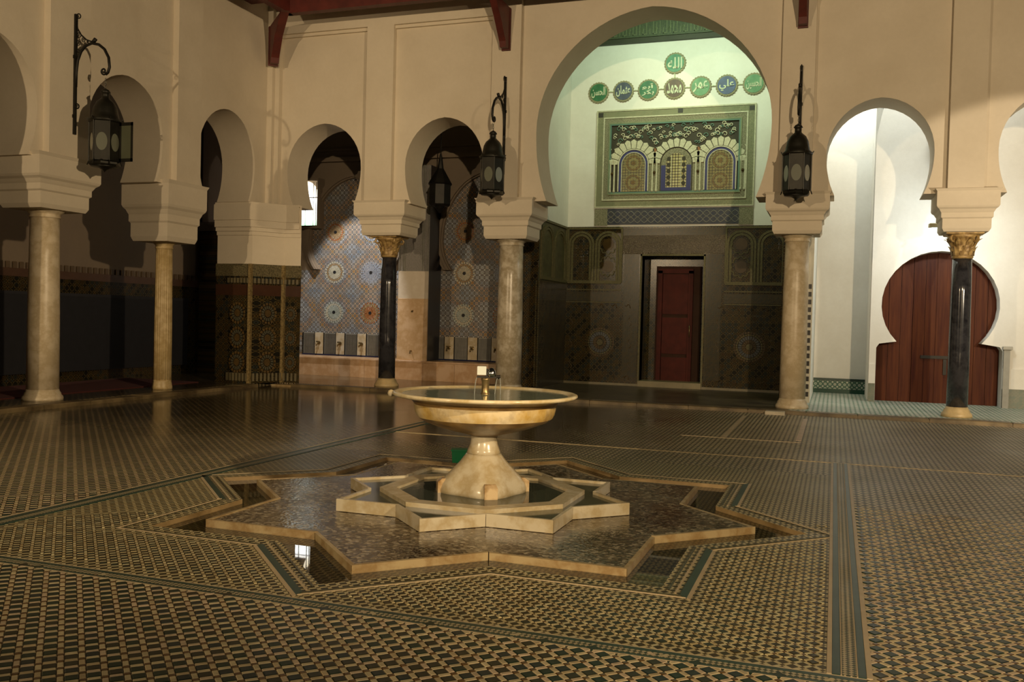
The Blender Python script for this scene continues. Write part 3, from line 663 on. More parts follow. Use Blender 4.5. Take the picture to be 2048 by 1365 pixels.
# lit window at the left end
WY = 19.30
b = MB(); b.box(-12.50, -11.76, WY, YM, 3.56, 3.62); b.box(-12.50, -12.46, WY, YM, 3.62, 4.70); b.box(-11.785, -11.76, WY, YM, 3.62, 4.70); b.box(-12.50, -11.76, WY, YM, 4.70, 4.76)
wn = struct('window_1', b, PG, 'glowing arched window seen past the first back arch', 'window')
t = MT('window_glow', .5); em = t.nt.nodes.new('ShaderNodeEmission'); x_, y_, z_ = t.xyz()
t.nt.links.new(t.ramp((z_ - 3.62) / 1.08, [(0, (.35, .75, .45)), (.2, (.9, 1, .95)), (.62, (1, 1, 1)), (.74, (.85, .75, .55)), (.98, (.6, .5, .34))]), em.inputs[0]); em.inputs[1].default_value = 5
t.nt.links.new(em.outputs[0], t.nt.nodes['Material Output'].inputs[0])
A = archpts(-12.12, .335, 4.30, 4.69, 3.63, .335, 14, 0)
m = MB(); m.extr([(x, WY + .06, z) for x, z in A], (0, .005, 0)); m.build('pane', t.m, wn)
for xx in (-12.44, -12.12, -11.90, -11.83): MB().box(xx - .006, xx + .006, WY + .02, WY + .05, 3.62, 4.66).build('mullion', PWI, wn)
MB().box(-12.46, -11.785, WY + .02, WY + .05, 4.28, 4.30).build('mullion', PWI, wn)
b = MB(); b.box(-15.2, -6.3, D + T, YM + .3, 6.6, 6.75); b.box(-15.2, XL - T, 5, D + T, 6.6, 6.75); struct('ceiling_hall', b, simple('dark_ceiling_wood', (.05, .03, .018), .7), 'dark wooden ceiling over the hall and left gallery', 'ceiling')
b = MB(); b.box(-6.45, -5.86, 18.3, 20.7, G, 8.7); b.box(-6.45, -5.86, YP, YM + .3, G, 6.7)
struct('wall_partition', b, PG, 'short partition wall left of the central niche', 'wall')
# pendant lantern
pl = thing('pendant_lantern', 'dark pendant lantern hanging inside the second back arch', 'lantern', (-8.0, 18.0, 3.85))
MB().tube([(0, 0, 1.1), (0, 0, 2.75)], .012, 6).build('rod', IRON, pl)
m = MB(); m.lathe([(.20, .0), (.24, .04), (.24, .45), (.27, .47), (.18, .62), (.07, .80), (.05, .95), (.02, 1.12)], 8); m.build('cage', IRON, pl)
m = MB(); m.lathe([(.02, -.14), (.06, -.08), (.12, 0)], 8); m.build('finial', IRON, pl)

# ------------------------------------------------------------------ left gallery
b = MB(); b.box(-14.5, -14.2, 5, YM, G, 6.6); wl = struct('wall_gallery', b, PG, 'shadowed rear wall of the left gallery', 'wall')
MB().box(-14.21, -14.17, 5, YM, G, 2.05).build('tile_dado', DARKZY, wl)
m = MB()
for k in range(90): m.box(-14.19, -14.15, 5.5 + k * .15, 5.57 + k * .15, 2.20, 2.32)
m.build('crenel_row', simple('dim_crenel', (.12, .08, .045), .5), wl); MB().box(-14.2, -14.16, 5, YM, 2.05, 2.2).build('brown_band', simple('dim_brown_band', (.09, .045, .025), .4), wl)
mt = thing('wall_mat', 'long black woven mat hung along the shadowed left gallery wall', 'mat', (-14.13, 14.2, .25))
MB().bbox(-.01, .03, -3.4, 3.4, 0, 1.5, .01).build('mat_panel', simple('black_mat', (.012, .012, .016), .8, bump=.4, bscale=80), mt); MB().box(-.012, .036, -3.42, 3.42, 1.47, 1.53).build('mat_binding', simple('mat_edge', (.02, .02, .025), .8), mt)
rg = thing('carpet', 'dark red carpet runner on the left gallery floor', 'carpet', (-12.9, 11.5, G)); MB().bbox(-.95, .85, -4.6, 3.9, 0, .012, .004).build('pile', simple('red_pile', (.10, .018, .014), .95, bump=.6, bscale=200), rg)
gp = thing('gallery_pier', 'grey plastered pier with dark cap seen deep in the left gallery arch', 'pier', (-13.78, 18.3, G)); MB().box(-.3, .35, -.35, .35, 0, 3.3).build('lower_block', DARKZY, gp); MB().rect([(.35, .45, 3.3), (.42, .5, 3.42), (.42, .5, 3.5)]).build('dark_cap', simple('cap_stone', (.10, .09, .085), .6), gp); MB().box(-.3, .28, -.28, .28, 3.5, 6.5).build('upper_shaft', plaster('bluish_lit_plaster', (.42, .38, .40)), gp)  # bluish light on the upper shaft is put into its plaster colour

# ------------------------------------------------------------------ central niche (behind the tall arch)
YB = 20.4; NX0, NX1 = -5.86, -.95; NC = -3.42
b = MB(); b.box(NX0 - .3, -4.10, YB, YB + .3, G, 3.64); b.box(-2.74, NX1 + .3, YB, YB + .3, G, 3.64); b.box(-4.10, -2.74, YB, YB + .3, 2.98, 3.64)
b.k = 1; b.box(NX0 - .3, NX1 + .3, YB + .002, YB + .3, 3.64, 9.0); b.k = 0; b.box(-4.3, -2.5, YB + .55, YB + .7, G, 3.1)
b.k = 2; b.box(-4.2, -4.10, YB + .05, YB + .6, G, 2.98); b.box(-2.74, -2.64, YB + .05, YB + .6, G, 2.98); b.k = 0; b.box(-4.2, -2.64, YB + .05, YB + .6, 2.98, 3.1)
wn_ = struct('wall_niche', b, [DARKZ, PWI, DARKZY], 'rear wall of the central niche, dark tiles below and white plaster above', 'wall')
wp_ = struct('wall_alcove', MB().box(NX0 - .01, NX0 + .012, 18.3, YB - .001, G, 2.32), DARKZY, 'left side wall of the central niche, tiled below', 'wall'); MB().box(NX0 - .01, NX0 + .012, 18.3, YB, 2.32, 3.64).build('side_tile', simple('green_side_panel', (.085, .08, .03), .5, col2=(.05, .046, .018), scale=8), wp_)
MB().box(NX0 - .02, NX0 + .01, 18.3, YB, 3.64, 9.0).build('side_plaster', PWI, wp_)
MB().box(NX0 - .6, NX0 + .01, 18.285, 18.3, G, 3.64).build('end_tile', DARKZ, wp_)
PALE = simple('pale_carved_border', (.125, .11, .052), .5, col2=(.08, .068, .03), scale=30, spec=.2)
for q in (-.03, .03):
    m = MB()
    for k in range(60): m.box(NX0 + q - .01, NX0 + q + .012, 18.272, 18.286, .1 + k * .037, .122 + k * .037)
    m.build('dashed_bead', PALE, wp_)
OCH = simple('ochre_zellige', (.07, .042, .012), .3, col2=(.045, .026, .007), spec=.2); DKB = simple('dark_blue_zellige', (.018, .026, .032), .25)
def archframe(x0, x1, z0, z1, n, parent, y, axis=0):
    """pale frame holding n round-headed panels"""
    w = (x1 - x0) / n; bw = .055
    P = lambda s, d, z: (s, y - d, z) if axis == 0 else (y + d, s, z)
    def bx(s0, s1, za, zb, d0, d1, m):
        p = [P(s, d, z) for z in (za, zb) for s, d in ((s0, d0), (s1, d0), (s1, d1), (s0, d1))]
        m.add(p, [(3, 2, 1, 0), (4, 5, 6, 7), (0, 1, 5, 4), (1, 2, 6, 5), (2, 3, 7, 6), (3, 0, 4, 7)])
    m = MB(); bx(x0, x1, z0 - .03, z0 + .04, 0, .03, m); bx(x0, x1, z1 - .02, z1 + .02, 0, .03, m); bx(x0 - .02, x0 + .02, z0, z1, 0, .028, m); bx(x1 - .02, x1 + .02, z0, z1, 0, .028, m)
    fr = m.build('arch_frame', PALE, parent)
    for k in range(n):
        c = x0 + (k + .5) * w; hw = w / 2 - .01; zs = z1 - hw - .06
        for ro, ri, d, mat in ((hw, hw - .05, .026, PALE), (hw - .065, hw - .115, .02, PALE)):
            A = [(c - ro, z0 + .04)] + [(c + ro * cos(pi - pi * i / 14), zs + ro * sin(pi * i / 14)) for i in range(15)] + [(c + ro, z0 + .04)]
            B2 = [(c - ri, z0 + .04)] + [(c + ri * cos(pi - pi * i / 14), zs + ri * sin(pi * i / 14)) for i in range(15)] + [(c + ri, z0 + .04)]
            N = len(A); m = MB(); m.add([P(s, d, z) for s, z in A] + [P(s, d, z) for s, z in B2] + [P(s, 0, z) for s, z in A] + [P(s, 0, z) for s, z in B2], [(i, i + 1, N + i + 1, N + i) for i in range(N - 1)] + [(i, i + 1, 2 * N + i + 1, 2 * N + i) for i in range(N - 1)] + [(N + i, N + i + 1, 3 * N + i + 1, 3 * N + i) for i in range(N - 1)])
            m.build('arch_band', mat, fr)
        if axis == 0 and (k == n - 1) == (x0 < NC):      # scalloped roundels
            for zc in (z0 + .36, z0 + .86):
                m = MB()
                for j in range(10):
                    t0 = 2 * pi * j / 10; m.tube([P(c + (.185 + .03 * sin(pi * q / 4)) * cos(t0 + q * 2 * pi / 40), .012, zc + (.185 + .05 * sin(pi * q / 4)) * sin(t0 + q * 2 * pi / 40)) for q in range(5)], .012, 4)
                m.build('scalloped_ring', PALE, fr)
                m = MB(); m.extr([P(c + .13 * cos(2 * pi * j / 16), 0, zc + .13 * sin(2 * pi * j / 16)) for j in range(16)], (0, -.008, 0)); m.build('roundel', OCH, fr)
archframe(NX0 + .04, -4.57, 2.38, 3.60, 2, wn_, YB)
archframe(-2.27, NX1 - .02, 2.38, 3.60, 2, wn_, YB)
archframe(18.4, YB - .1, 2.38, 3.60, 2, wp_, NX0 + .012, 1)
# fine borders on the tiled lower wall
def flat(x0, x1, z0, z1, mat, d=.006, name='tile_border'): MB().box(x0, x1, YB - d, YB + .01, z0, z1).build(name, mat, wn_)
flat(-4.55, -2.29, 3.02, 3.44, simple('glinting_zellige', (.09, .066, .03), .16, col2=(.03, .02, .009), scale=50, bump=.9, bscale=60)); flat(-4.55, -2.29, 3.44, 3.60, FINEZ, .008)
for x0, x1 in ((-4.50, -4.16), (-2.68, -2.34)): flat(x0, x1, G + .2, 3.02, FINEZ)
flat(NX0 + .02, -4.55, 1.95, 2.16, FINEZ); flat(-2.29, NX1, 1.95, 2.16, FINEZ)
for x0, x1 in ((-4.14, -4.10), (-2.74, -2.70)): flat(x0, x1, G, 3.02, PALE, .012)
flat(-4.14, -2.70, 2.98, 3.02, PALE, .012); flat(NX0, NX1, G, G + .05, simple('pale_skirting', (.16, .13, .07), .4), .02, 'skirting')
for zc in (2.2, 1.92): flat(NX0 + .02, -4.55, zc, zc + .02, PALE, .01); flat(-2.29, NX1, zc, zc + .02, PALE, .01)
for xc in (-5.02, -1.72):       # big rosettes
    m = MB()
    for ra, rb, mi, n in ((0, .07, 2, 12), (.09, .15, 0, 16), (.16, .235, 1, 24), (.25, .275, 2, 32), (.29, .33, 0, 32)):
        m.k = mi
        for j in range(n):
            t0, t1 = 2 * pi * j / n, 2 * pi * (j + .72) / n
            m.extr([(xc + r * cos(t), YB, 1.02 + r * sin(t)) for r, t in ((ra, t0), (rb, t0), (rb, t1), (ra, t1))], (0, -.006, 0))
    m.build('rosette', [OCH, DKB, PALE], wn_)
    for dx in (-.62, -.31, 0, .31, .62):
        for zz in ((.20, 1.80)):
            m = MB(); m.smooth = True; m.tube([(xc + dx + .06 * cos(q), YB - .004, zz + .05 * abs(sin(q * 1.5)) + .04 * sin(q)) for q in [pi * i / 10 for i in range(11)]], .010, 4); m.build('tile_motif', OCH, wn_)
    for dz in (.5, 1.0, 1.5):
        for dx in (-.68, .68):
            m = MB(); m.tube([(xc + dx + .03 * sin(q * 2), YB - .004, dz - .1 + .2 * q / pi) for q in [pi * i / 8 for i in range(9)]], .010, 4); m.build('tile_motif', OCH, wn_)
# red door
d1 = struct('door_1', MB().box(-3.86, -2.84, YB + .50, YB + .54, G, 2.78), simple('dark_door_frame', (.035, .015, .008), .6, spec=.1), 'narrow dark red wooden door deep in the tiled central niche', 'door')
DRED = simple('dark_red_door', (.06, .009, .005), .5, var=.3, spec=.12)
for z0, z1 in ((.15, .72), (.80, 1.62), (1.70, 2.60)):
    MB().bbox(-3.70, -3.12, YB + .47, YB + .50, z0, z1, .0).build('door_panel', DRED, d1)
for xx in (-3.76, -3.07): MB().box(xx - .05, xx + .05, YB + .44, YB + .5, G, 2.68).build('door_stile', DRED, d1)
MB().box(-3.81, -3.02, YB + .44, YB + .5, 2.62, 2.72).build('door_rail', DRED, d1)
m = MB(); m.smooth = True; m.tube([(-3.07, YB + .44, 1.2), (-3.07, YB + .40, 1.2), (-3.07, YB + .40, 1.45), (-3.07, YB + .44, 1.45)], .012, 6); m.build('door_handle', BRASS, d1)
ds = thing('door_sill', 'pale stone sill below the red door', 'sill', (NC, YB, G)); MB().bbox(-.70, .70, -.06, .5, 0, .13, .01).build('sill_slab', simple('sill_stone', (.20, .16, .08), .4), ds)
# ---- inlaid panel with three arched windows
PX0, PX1, PZ0, PZ1 = -5.22, -1.72, 3.66, 6.25
pw = thing('carved_window_panel', 'ornate carved stucco panel with three arched stained windows on the niche wall', 'window panel', (NC, YB, PZ0))
def L(x): return x - NC
def Zl(z): return z - PZ0
CARV = zell('carved_lace_border', .075, 0, (.10, .10, .045), ((.26, .27, .15), (.20, .22, .12)), (.38, .38, .24), .7, .8)
CARV2 = simple('fine_carved_stucco', (.30, .28, .18), .8, col2=(.11, .11, .06), scale=55, bump=.9, bscale=60)
SAGE = simple('sage_paint', (.20, .24, .13), .7); TEAL = simple('teal_fillet', (.10, .20, .15), .6); DKGR = simple('dark_green_ground', (.035, .030, .014), .7)
STUC = simple('cream_stucco_relief', (.55, .54, .38), .7, var=.25, scale=20); BLUE = simple('ultramarine_reveal', (.018, .026, .13), .5, var=.2)
def pbox(x0, x1, z0, z1, d0, d1, mat, name, parent=pw): return MB().box(L(x0), L(x1), -d1, -d0, Zl(z0), Zl(z1)).build(name, mat, parent)
def ring(x0, x1, z0, z1, w, d0, d1, mat, name):
    m = MB()
    for a in ((x0, x1, z0, z0 + w), (x0, x1, z1 - w, z1), (x0, x0 + w, z0 + w, z1 - w), (x1 - w, x1, z0 + w, z1 - w)): m.box(L(a[0]), L(a[1]), -d1, -d0, Zl(a[2]), Zl(a[3]))
    return m.build(name, mat, pw)
ring(PX0, PX1, 4.06, PZ1, .03, 0, .045, STUC, 'outer_fillet'); ring(PX0 + .03, PX1 - .03, 4.09, PZ1 - .03, .13, 0, .03, CARV, 'lace_border')
ring(PX0 + .16, PX1 - .16, 4.22, PZ1 - .16, .03, 0, .05, STUC, 'inner_fillet'); ring(PX0 + .19, PX1 - .19, 4.25, PZ1 - .19, .10, 0, .035, CARV2, 'carved_border')
ring(PX0 + .29, PX1 - .29, 4.35, PZ1 - .29, .028, 0, .055, SAGE, 'sage_fillet'); ring(PX0 + .318, PX1 - .318, 4.378, PZ1 - .318, .03, 0, .05, TEAL, 'teal_fillet')
pbox(PX0 + .3, PX1 - .3, 4.36, PZ1 - .3, 0, .012, DKGR, 'ground')
for x, z in ((PX0 + .09, PZ1 - .10), (PX1 - .09, PZ1 - .10), (NC + .08, PZ1 - .08)): pbox(x - .055, x + .055, z - .05, z + .05, .0, .034, simple('dark_boss', (.03, .028, .018), .6), 'border_boss')
GL = []
def stainedglass(name, a_, b_, c_):
    t = MT(name, .3); x, y, z = t.xyz(); u = (x / .062).fract() - .5; v = (z / .062).fract() - .5; r = (u * u + v * v).op('SQRT')
    rn = t.white((x / .062).floor(), (z / .062).floor()); t.color(t.mix(r.gt(.40), t.ramp(rn, [(0, a_), (.5, b_), (1, c_)]), (.06, .05, .02))); return t.m
GLASS1 = stainedglass('olive_lattice_glass', (.16, .14, .045), (.22, .18, .06), (.12, .13, .06)); GLASS2 = stainedglass('amber_panel_glass', (.40, .36, .14), (.46, .42, .22), (.34, .30, .10))
CW = .955
for k, xc in enumerate((NC - CW + .02, NC + .02, NC + CW + .02)):
    hw, zs, zb = .325, 5.02, 4.42
    def aw(r, zt=0): return [(xc - r, zb)] + [(xc + r * cos(pi - pi * i / 16), zs + r * sin(pi * i / 16)) for i in range(17)] + [(xc + r, zb)]
    def band(ro, ri, d0, d1, mat, name):
        A, B2 = aw(ro), aw(ri); N = len(A); m = MB()
        m.add([(L(x), -d1, Zl(z)) for x, z in A] + [(L(x), -d1, Zl(z)) for x, z in B2] + [(L(x), -d0, Zl(z)) for x, z in A] + [(L(x), -d0, Zl(z)) for x, z in B2], [(i, i + 1, N + i + 1, N + i) for i in range(N - 1)] + [(i, i + 1, 2 * N + i + 1, 2 * N + i) for i in range(N - 1)] + [(N + i, N + i + 1, 3 * N + i + 1, 3 * N + i) for i in range(N - 1)])
        return m.build(name, mat, pw)
    n = 11      # scalloped voussoirs
    for j in range(n):
        t0 = pi * (j + .06) / n; t1 = pi * (j + .94) / n; tm_ = (t0 + t1) / 2; ro, ri = hw + .215, hw + .035
        pts = [(xc + ri * cos(t0), zs + ri * sin(t0))] + [(xc + (ro - .02) * cos(t0), zs + (ro - .02) * sin(t0)), (xc + (ro + .02) * cos(tm_), zs + (ro + .02) * sin(tm_)), (xc + (ro - .02) * cos(t1), zs + (ro - .02) * sin(t1))] + [(xc + ri * cos(t1), zs + ri * sin(t1))]
        MB().extr([(L(x), -.012, Zl(z)) for x, z in pts], (0, -.035, 0)).build('voussoir', STUC, pw)
    if k == 1:
        band(hw + .01, hw - .10, .012, .03, CARV2, 'arch_band')
        for s in (-1, 1): pbox(xc + s * (hw - .045) - .05, xc + s * (hw - .045) + .05, zb, 4.98, .012, .034, BLUE, 'blue_reveal')
        pbox(xc - hw, xc + hw, zb, zb + .07, .012, .033, BLUE, 'blue_reveal')
        r = hw - .10; pts = [(xc - r, zb + .07)] + [(xc + r * cos(pi - pi * i / 16), zs + r * sin(pi * i / 16)) for i in range(17)] + [(xc + r, zb + .07)]
        g = MB().extr([(L(x), -.012, Zl(z)) for x, z in pts], (0, -.012, 0)).build('pane', GLASS2, pw)
        for s in (-1, 1):
            for q in range(5):
                m = MB(); m.extr([(L(xc + s * .165 + .042 * cos(2 * pi * j / 10)), -.024, Zl(zb + .16 + q * .135 + .05 * sin(2 * pi * j / 10))) for j in range(10)], (0, -.008, 0)); m.build('dark_boss', DKGR, g)
        for s in (-1, 1): MB().box(L(xc + s * .105) - .006, L(xc + s * .105) + .006, -.034, -.024, Zl(zb + .07), Zl(zs + .18)).build('lead', STUC, g)
    else:
        band(hw + .025, hw - .0, .012, .05, STUC, 'arch_fillet'); band(hw, hw - .05, .012, .028, BLUE, 'blue_reveal'); band(hw - .05, hw - .065, .012, .034, STUC, 'arch_fillet')
        pts = aw(hw - .065); g = MB().extr([(L(x), -.012, Zl(z)) for x, z in pts], (0, -.008, 0)).build('pane', GLASS1, pw)
        for zc in (4.62, 5.05):
            m = MB()
            for ra, rb, nn, mi in ((0, .05, 8, 0), (.065, .115, 20, 1), (.13, .165, 24, 0), (.18, .20, 28, 1)):
                m.k = mi
                for j in range(nn):
                    t0, t1 = 2 * pi * j / nn, 2 * pi * (j + .7) / nn
                    m.extr([(L(xc) + r * cos(t), -.02, Zl(zc) + r * sin(t)) for r, t in ((ra, t0), (rb, t0), (rb, t1), (ra, t1))], (0, -.007, 0))
            m.build('rosette', [simple('brown_rosette', (.16, .09, .02), .5), simple('olive_rosette', (.26, .22, .08), .5)], g)
for xx in (NC - 1.5 * CW + .02, NC - .5 * CW + .02, NC + .5 * CW + .02, NC + 1.5 * CW + .02):        # colonnettes
    if abs(xx - NC) < 1: pbox(xx - .12, xx + .12, 4.40, 5.14, .012, .022, CARV2, 'carved_strip')
    for s in (-.045, .045):
        m = MB(); m.smooth = True; m.lathe([(.028, Zl(4.40)), (.028, Zl(4.44)), (.020, Zl(4.46)), (.020, Zl(5.02)), (.034, Zl(5.10)), (.034, Zl(5.13))], 10, c=(L(xx + s), -.035)); m.build('colonnette', STUC, pw)
    m = MB(); m.smooth = True; m.lathe([(.02, -.03), (.035, 0), (.02, .03)], 8); m.build('bead', OCH, pw, (L(xx), -.05, Zl(4.83)))
    m = MB(); m.smooth = True
    for s in (-1, 1): m.tube([(L(xx) + s * (.03 + .05 * sin(q)), -.03, Zl(5.16) + .22 * q / pi) for q in [pi * i / 8 for i in range(9)]], .010, 5)
    m.build('vase_motif', STUC, pw)
    if abs(xx - NC) < 1: m = MB(); m.extr([(L(xx) + .06 * sin(q) * (1 - q / 7), -.02, Zl(5.30) + .07 * -cos(q / 1.1)) for q in [2 * pi * i / 12 for i in range(12)]], (0, -.02, 0)); m.build('heart_boss', simple('amber_boss', (.22, .09, .02), .5), pw)
rng = random.Random(3)
for k in range(92):          # scrolling leaves over the arches
    x = PX0 + .42 + (PX1 - PX0 - .84) * ((k % 46) + rng.random() * .7) / 46; z = 5.45 + .42 * rng.random()
    dx = min(abs(x - q) for q in (NC - CW + .02, NC + .02, NC + CW + .02))
    if z < zs + sqrt(max(0, .58 ** 2 - dx ** 2)): z = zs + sqrt(max(0, .60 ** 2 - dx ** 2)) + .02
    if z > 5.88: z = 5.86 - .05 * rng.random()
    R = rng.uniform(.034, .062); sg = rng.choice((-1, 1)); m = MB(); m.smooth = True
    m.tube([(L(x) + sg * R * (1 - q / 9) * cos(q), -.03, Zl(z) + R * (1 - q / 9) * sin(q)) for q in [i * .55 for i in range(13)]], lambda t: .013 * (1 - .6 * t), 5)
    m.build('leaf_scroll', (STUC, STUC, TEAL)[k % 3], pw)
# blue tile dado strip below the panel
m = MB(); pbox(PX0 + .30, PX1 - .30, 3.68, 4.04, 0, .02, simple('ink_blue_tile', (.022, .028, .055), .6, col2=(.05, .05, .055), scale=14), 'tile_strip')
for s in (0, 1): pbox((PX0, PX1 - .30)[s], (PX0 + .30, PX1)[s], 3.66, 4.04, 0, .022, CARV2, 'end_panel')
for k in range(19):
    x = PX0 + .38 + k * (PX1 - PX0 - .76) / 18; m = MB()
    m.tube([(L(x) + .07 * sin(q), -.022, Zl(3.72) + .26 * q / (2 * pi)) for q in [2 * pi * i / 10 for i in range(11)]], .006, 4); m.tube([(L(x) - .07 * sin(q), -.022, Zl(3.72) + .26 * q / (2 * pi)) for q in [2 * pi * i / 10 for i in range(11)]], .006, 4)
    m.build('interlace', simple('pale_interlace', (.26, .25, .20), .5), pw)
# ---- painted cornice
cn = thing('painted_cornice', 'dark green painted wooden cornice with raised lettering above the medallions', 'cornice', (NC, YB, 7.71))
MB().box(-2.44, 2.47, -.10, 0, 0, .10).build('lower_board', simple('dark_cornice_wood', (.030, .034, .014), .6), cn); MB().box(-2.44, 2.47, -.14, 0, .10, .50).build('frieze_board', simple('green_cornice_wood', (.055, .075, .028), .6, col2=(.03, .045, .018), scale=30), cn); MB().box(-2.44, 2.47, -.22, 0, .50, .60).build('top_board', simple('cornice_top', (.05, .06, .025), .6), cn)
KUF = simple('pale_green_letters', (.11, .14, .06), .6)
for k in range(64):
    x = -2.36 + k * .075; h = rng.uniform(.12, .30); m = MB(); m.box(x, x + .018, -.152, -.139, .14, .14 + h)
    if k % 3 == 0: m.box(x, x + .07, -.152, -.139, .14, .16)
    if k % 4 == 1: m.tube([(x + .03 * cos(q), -.145, .24 + .05 * sin(q)) for q in [i * .6 for i in range(9)]], .008, 4)
    m.build('raised_stroke', KUF, cn)
# ---- medallions with raised calligraphy
FORMS = {'ا': (0xFE8D, 0xFE8E), 'أ': (0xFE83, 0xFE84), 'ب': (0xFE8F,), 'ث': (0xFE99,), 'ح': (0xFEA1,), 'د': (0xFEA9, 0xFEAA), 'ر': (0xFEAD, 0xFEAE), 'س': (0xFEB1,), 'ع': (0xFEC9,), 'ك': (0xFED9,), 'ل': (0xFEDD,), 'م': (0xFEE1,), 'ن': (0xFEE5,), 'ه': (0xFEE9,), 'و': (0xFEED, 0xFEEE), 'ي': (0xFEF1,)}
def shape(w):
    out = []; 
    for i, ch in enumerate(w):
        f = FORMS[ch]; pj = i > 0 and len(FORMS[w[i - 1]]) == 1; nj = i < len(w) - 1 and len(f) == 1
        out.append(chr(f[0] + (3 if pj and nj else 2 if nj else 1 if pj else 0)) if len(f) == 1 else chr(f[1] if pj else f[0]))
    return ''.join(reversed(out))
def textmesh(s, wid, hei, dep):
    c = bpy.data.curves.new('script', 'FONT'); c.body = s; c.extrude = .035; c.resolution_u = 2; c.offset = .022
    o = bpy.data.objects.new('script', c); COL.objects.link(o); bpy.context.view_layer.update()
    me = bpy.data.meshes.new_from_object(o.evaluated_get(bpy.context.evaluated_depsgraph_get())); bpy.data.objects.remove(o)
    xs = [v.co.x for v in me.vertices]; ys = [v.co.y for v in me.vertices]; ax, bx = min(xs), max(xs); ay, by = min(ys), max(ys)
    for v in me.vertices: v.co = ((v.co.x - (ax + bx) / 2) * wid / (bx - ax), -dep + v.co.z * .25 * -1, (v.co.y - (ay + by) / 2) * hei / (by - ay))
    return me
GRN = simple('green_medallion', (.035, .17, .065), .5, col2=(.02, .11, .04), scale=9); SLT = simple('slate_medallion', (.07, .09, .13), .5, col2=(.045, .055, .075), scale=9)
BRN = simple('brown_medallion', (.10, .05, .018), .5, col2=(.06, .03, .01), scale=9); BLM = simple('blue_medallion', (.035, .07, .18), .5, col2=(.02, .04, .11), scale=9); LGR = simple('light_green_medallion', (.10, .26, .11), .5, col2=(.06, .19, .07), scale=9)
GRT = simple('raised_cream_script', (.52, .56, .38), .6, var=.1)
RIMM = simple('medallion_rim', (.30, .28, .16), .7, var=.4, scale=30)
def medallion(x, z, mat, words, label):
    t = thing('medallion', label, 'medallion', (x, YB, z), 0, 'round calligraphy medallions on the niche wall'); R = .238
    m = MB(); N = 96; P = [(R * (1 + .035 * cos(24 * 2 * pi * i / N)) * cos(2 * pi * i / N), 0, R * (1 + .035 * cos(24 * 2 * pi * i / N)) * sin(2 * pi * i / N)) for i in range(N)]
    m.loft([P, [(a_ * .98, -.03, c_ * .98) for a_, _, c_ in P], [(a_ * .90, -.036, c_ * .90) for a_, _, c_ in P]]); m.build('scalloped_rim', RIMM, t)
    m = MB(); m.extr([(.195 * cos(2 * pi * i / 40), -.036, .195 * sin(2 * pi * i / 40)) for i in range(40)], (0, -.008, 0)); m.build('disc', mat, t)
    n = len(words)
    for i, w in enumerate(words):
        hh = .27 / n if n > 1 else .26; ww = .32 if n == 1 else .27
        me = textmesh(shape(w), ww, hh * .95, .046); me.materials.append(GRT); link('raised_script', me, t, (0, 0, ((n - 1) / 2 - i) * hh))
    return t
MX = [-5.20, -4.63, -4.07, -3.49, -2.92, -2.36, -1.79]
MS = [(GRN, ['الحسن'], 'dark green round medallion, leftmost of the row of seven'), (SLT, ['عثمان'], 'slate grey round medallion, second from left in the row'), (GRN, ['أبو', 'بكر'], 'green round medallion between the slate one and the brown one'),
      (BRN, ['محمد'], 'brown round medallion at the centre of the row'), (LGR, ['عمر'], 'pale green round medallion between the brown one and the blue one'), (BLM, ['علي'], 'bright blue round medallion, second from right in the row'), (LGR, ['الحسين'], 'pale green round medallion, rightmost of the row beside the arch edge')]
MO = [medallion(x, 6.665, *q) for x, q in zip(MX, MS)]
top = medallion(-3.49, 7.215, simple('top_green_medallion', (.06, .24, .12), .5, col2=(.035, .16, .075), scale=9), ['الله'], 'single green round medallion hung above the row')
for o_, a_, c_ in zip(MO, MX, MX[1:]):
    h_ = (c_ - a_) / 2; q = MB(); q.tube([(h_ - .05, -.02, 0), (h_, -.03, .007), (h_ + .05, -.02, 0)], .012, 5); q.build('link', GRT, o_)
q = MB(); q.tube([(0, -.02, -.23), (0, -.03, -.275), (0, -.02, -.32)], .014, 5); q.build('link', GRT, top)
hk = thing('wall_hook', 'thin dark bent hook at the right spring of the tall arch', 'hook', (-1.26, D + .3, 3.80)); MB().tube([(0, 0, 0), (.05, -.02, -.06), (.12, -.02, -.10), (.16, 0, -.16)], .016, 6).build('hook_rod', IRON, hk)
b = MB(); b.box(NX0 - .6, NX1 + .6, D + T, YB + .3, 8.9, 9.0); struct('ceiling_niche', b, simple('ceiling_wood', (.16, .12, .06), .7), 'wooden ceiling over the central niche', 'ceiling')
b = MB(); b.box(NX0 - .6, NX1 + .6, D + T - .02, D + T + .02, ZTOP, 9.0); struct('wall_upper', b, PWI, 'upper wall strip above the tall arch', 'wall')
# ------------------------------------------------------------------ right partition with checker strip
b = MB(); b.k = 0; b.box(NX1, -.40, 18.22, 22.9, G, 8.95)
pr = struct('wall_divider', b, PWI, 'white dividing wall between the central niche and the right corridor', 'wall')
MB().box(NX1 - .005, -.52, 18.205, 18.22, G, 3.64).build('end_tile', DARKZ, pr); MB().box(NX1 - .012, NX1, 18.22, YB, G, 3.64).build('side_tile', DARKZY, pr)
MB().box(-.50, -.40, 18.20, 18.22, G, 3.5).build('edge_board', simple('edge_pale', (.44, .40, .30), .5), pr)
CK = MB().box(-.028, .028, -.006, 0, -.045, .045).mesh('check_tile', simple('black_check_tile', (.02, .017, .014), .25))
for k in range(15): link('check_tile', CK, pr, (-.452, 18.2, .22 + k * .145))
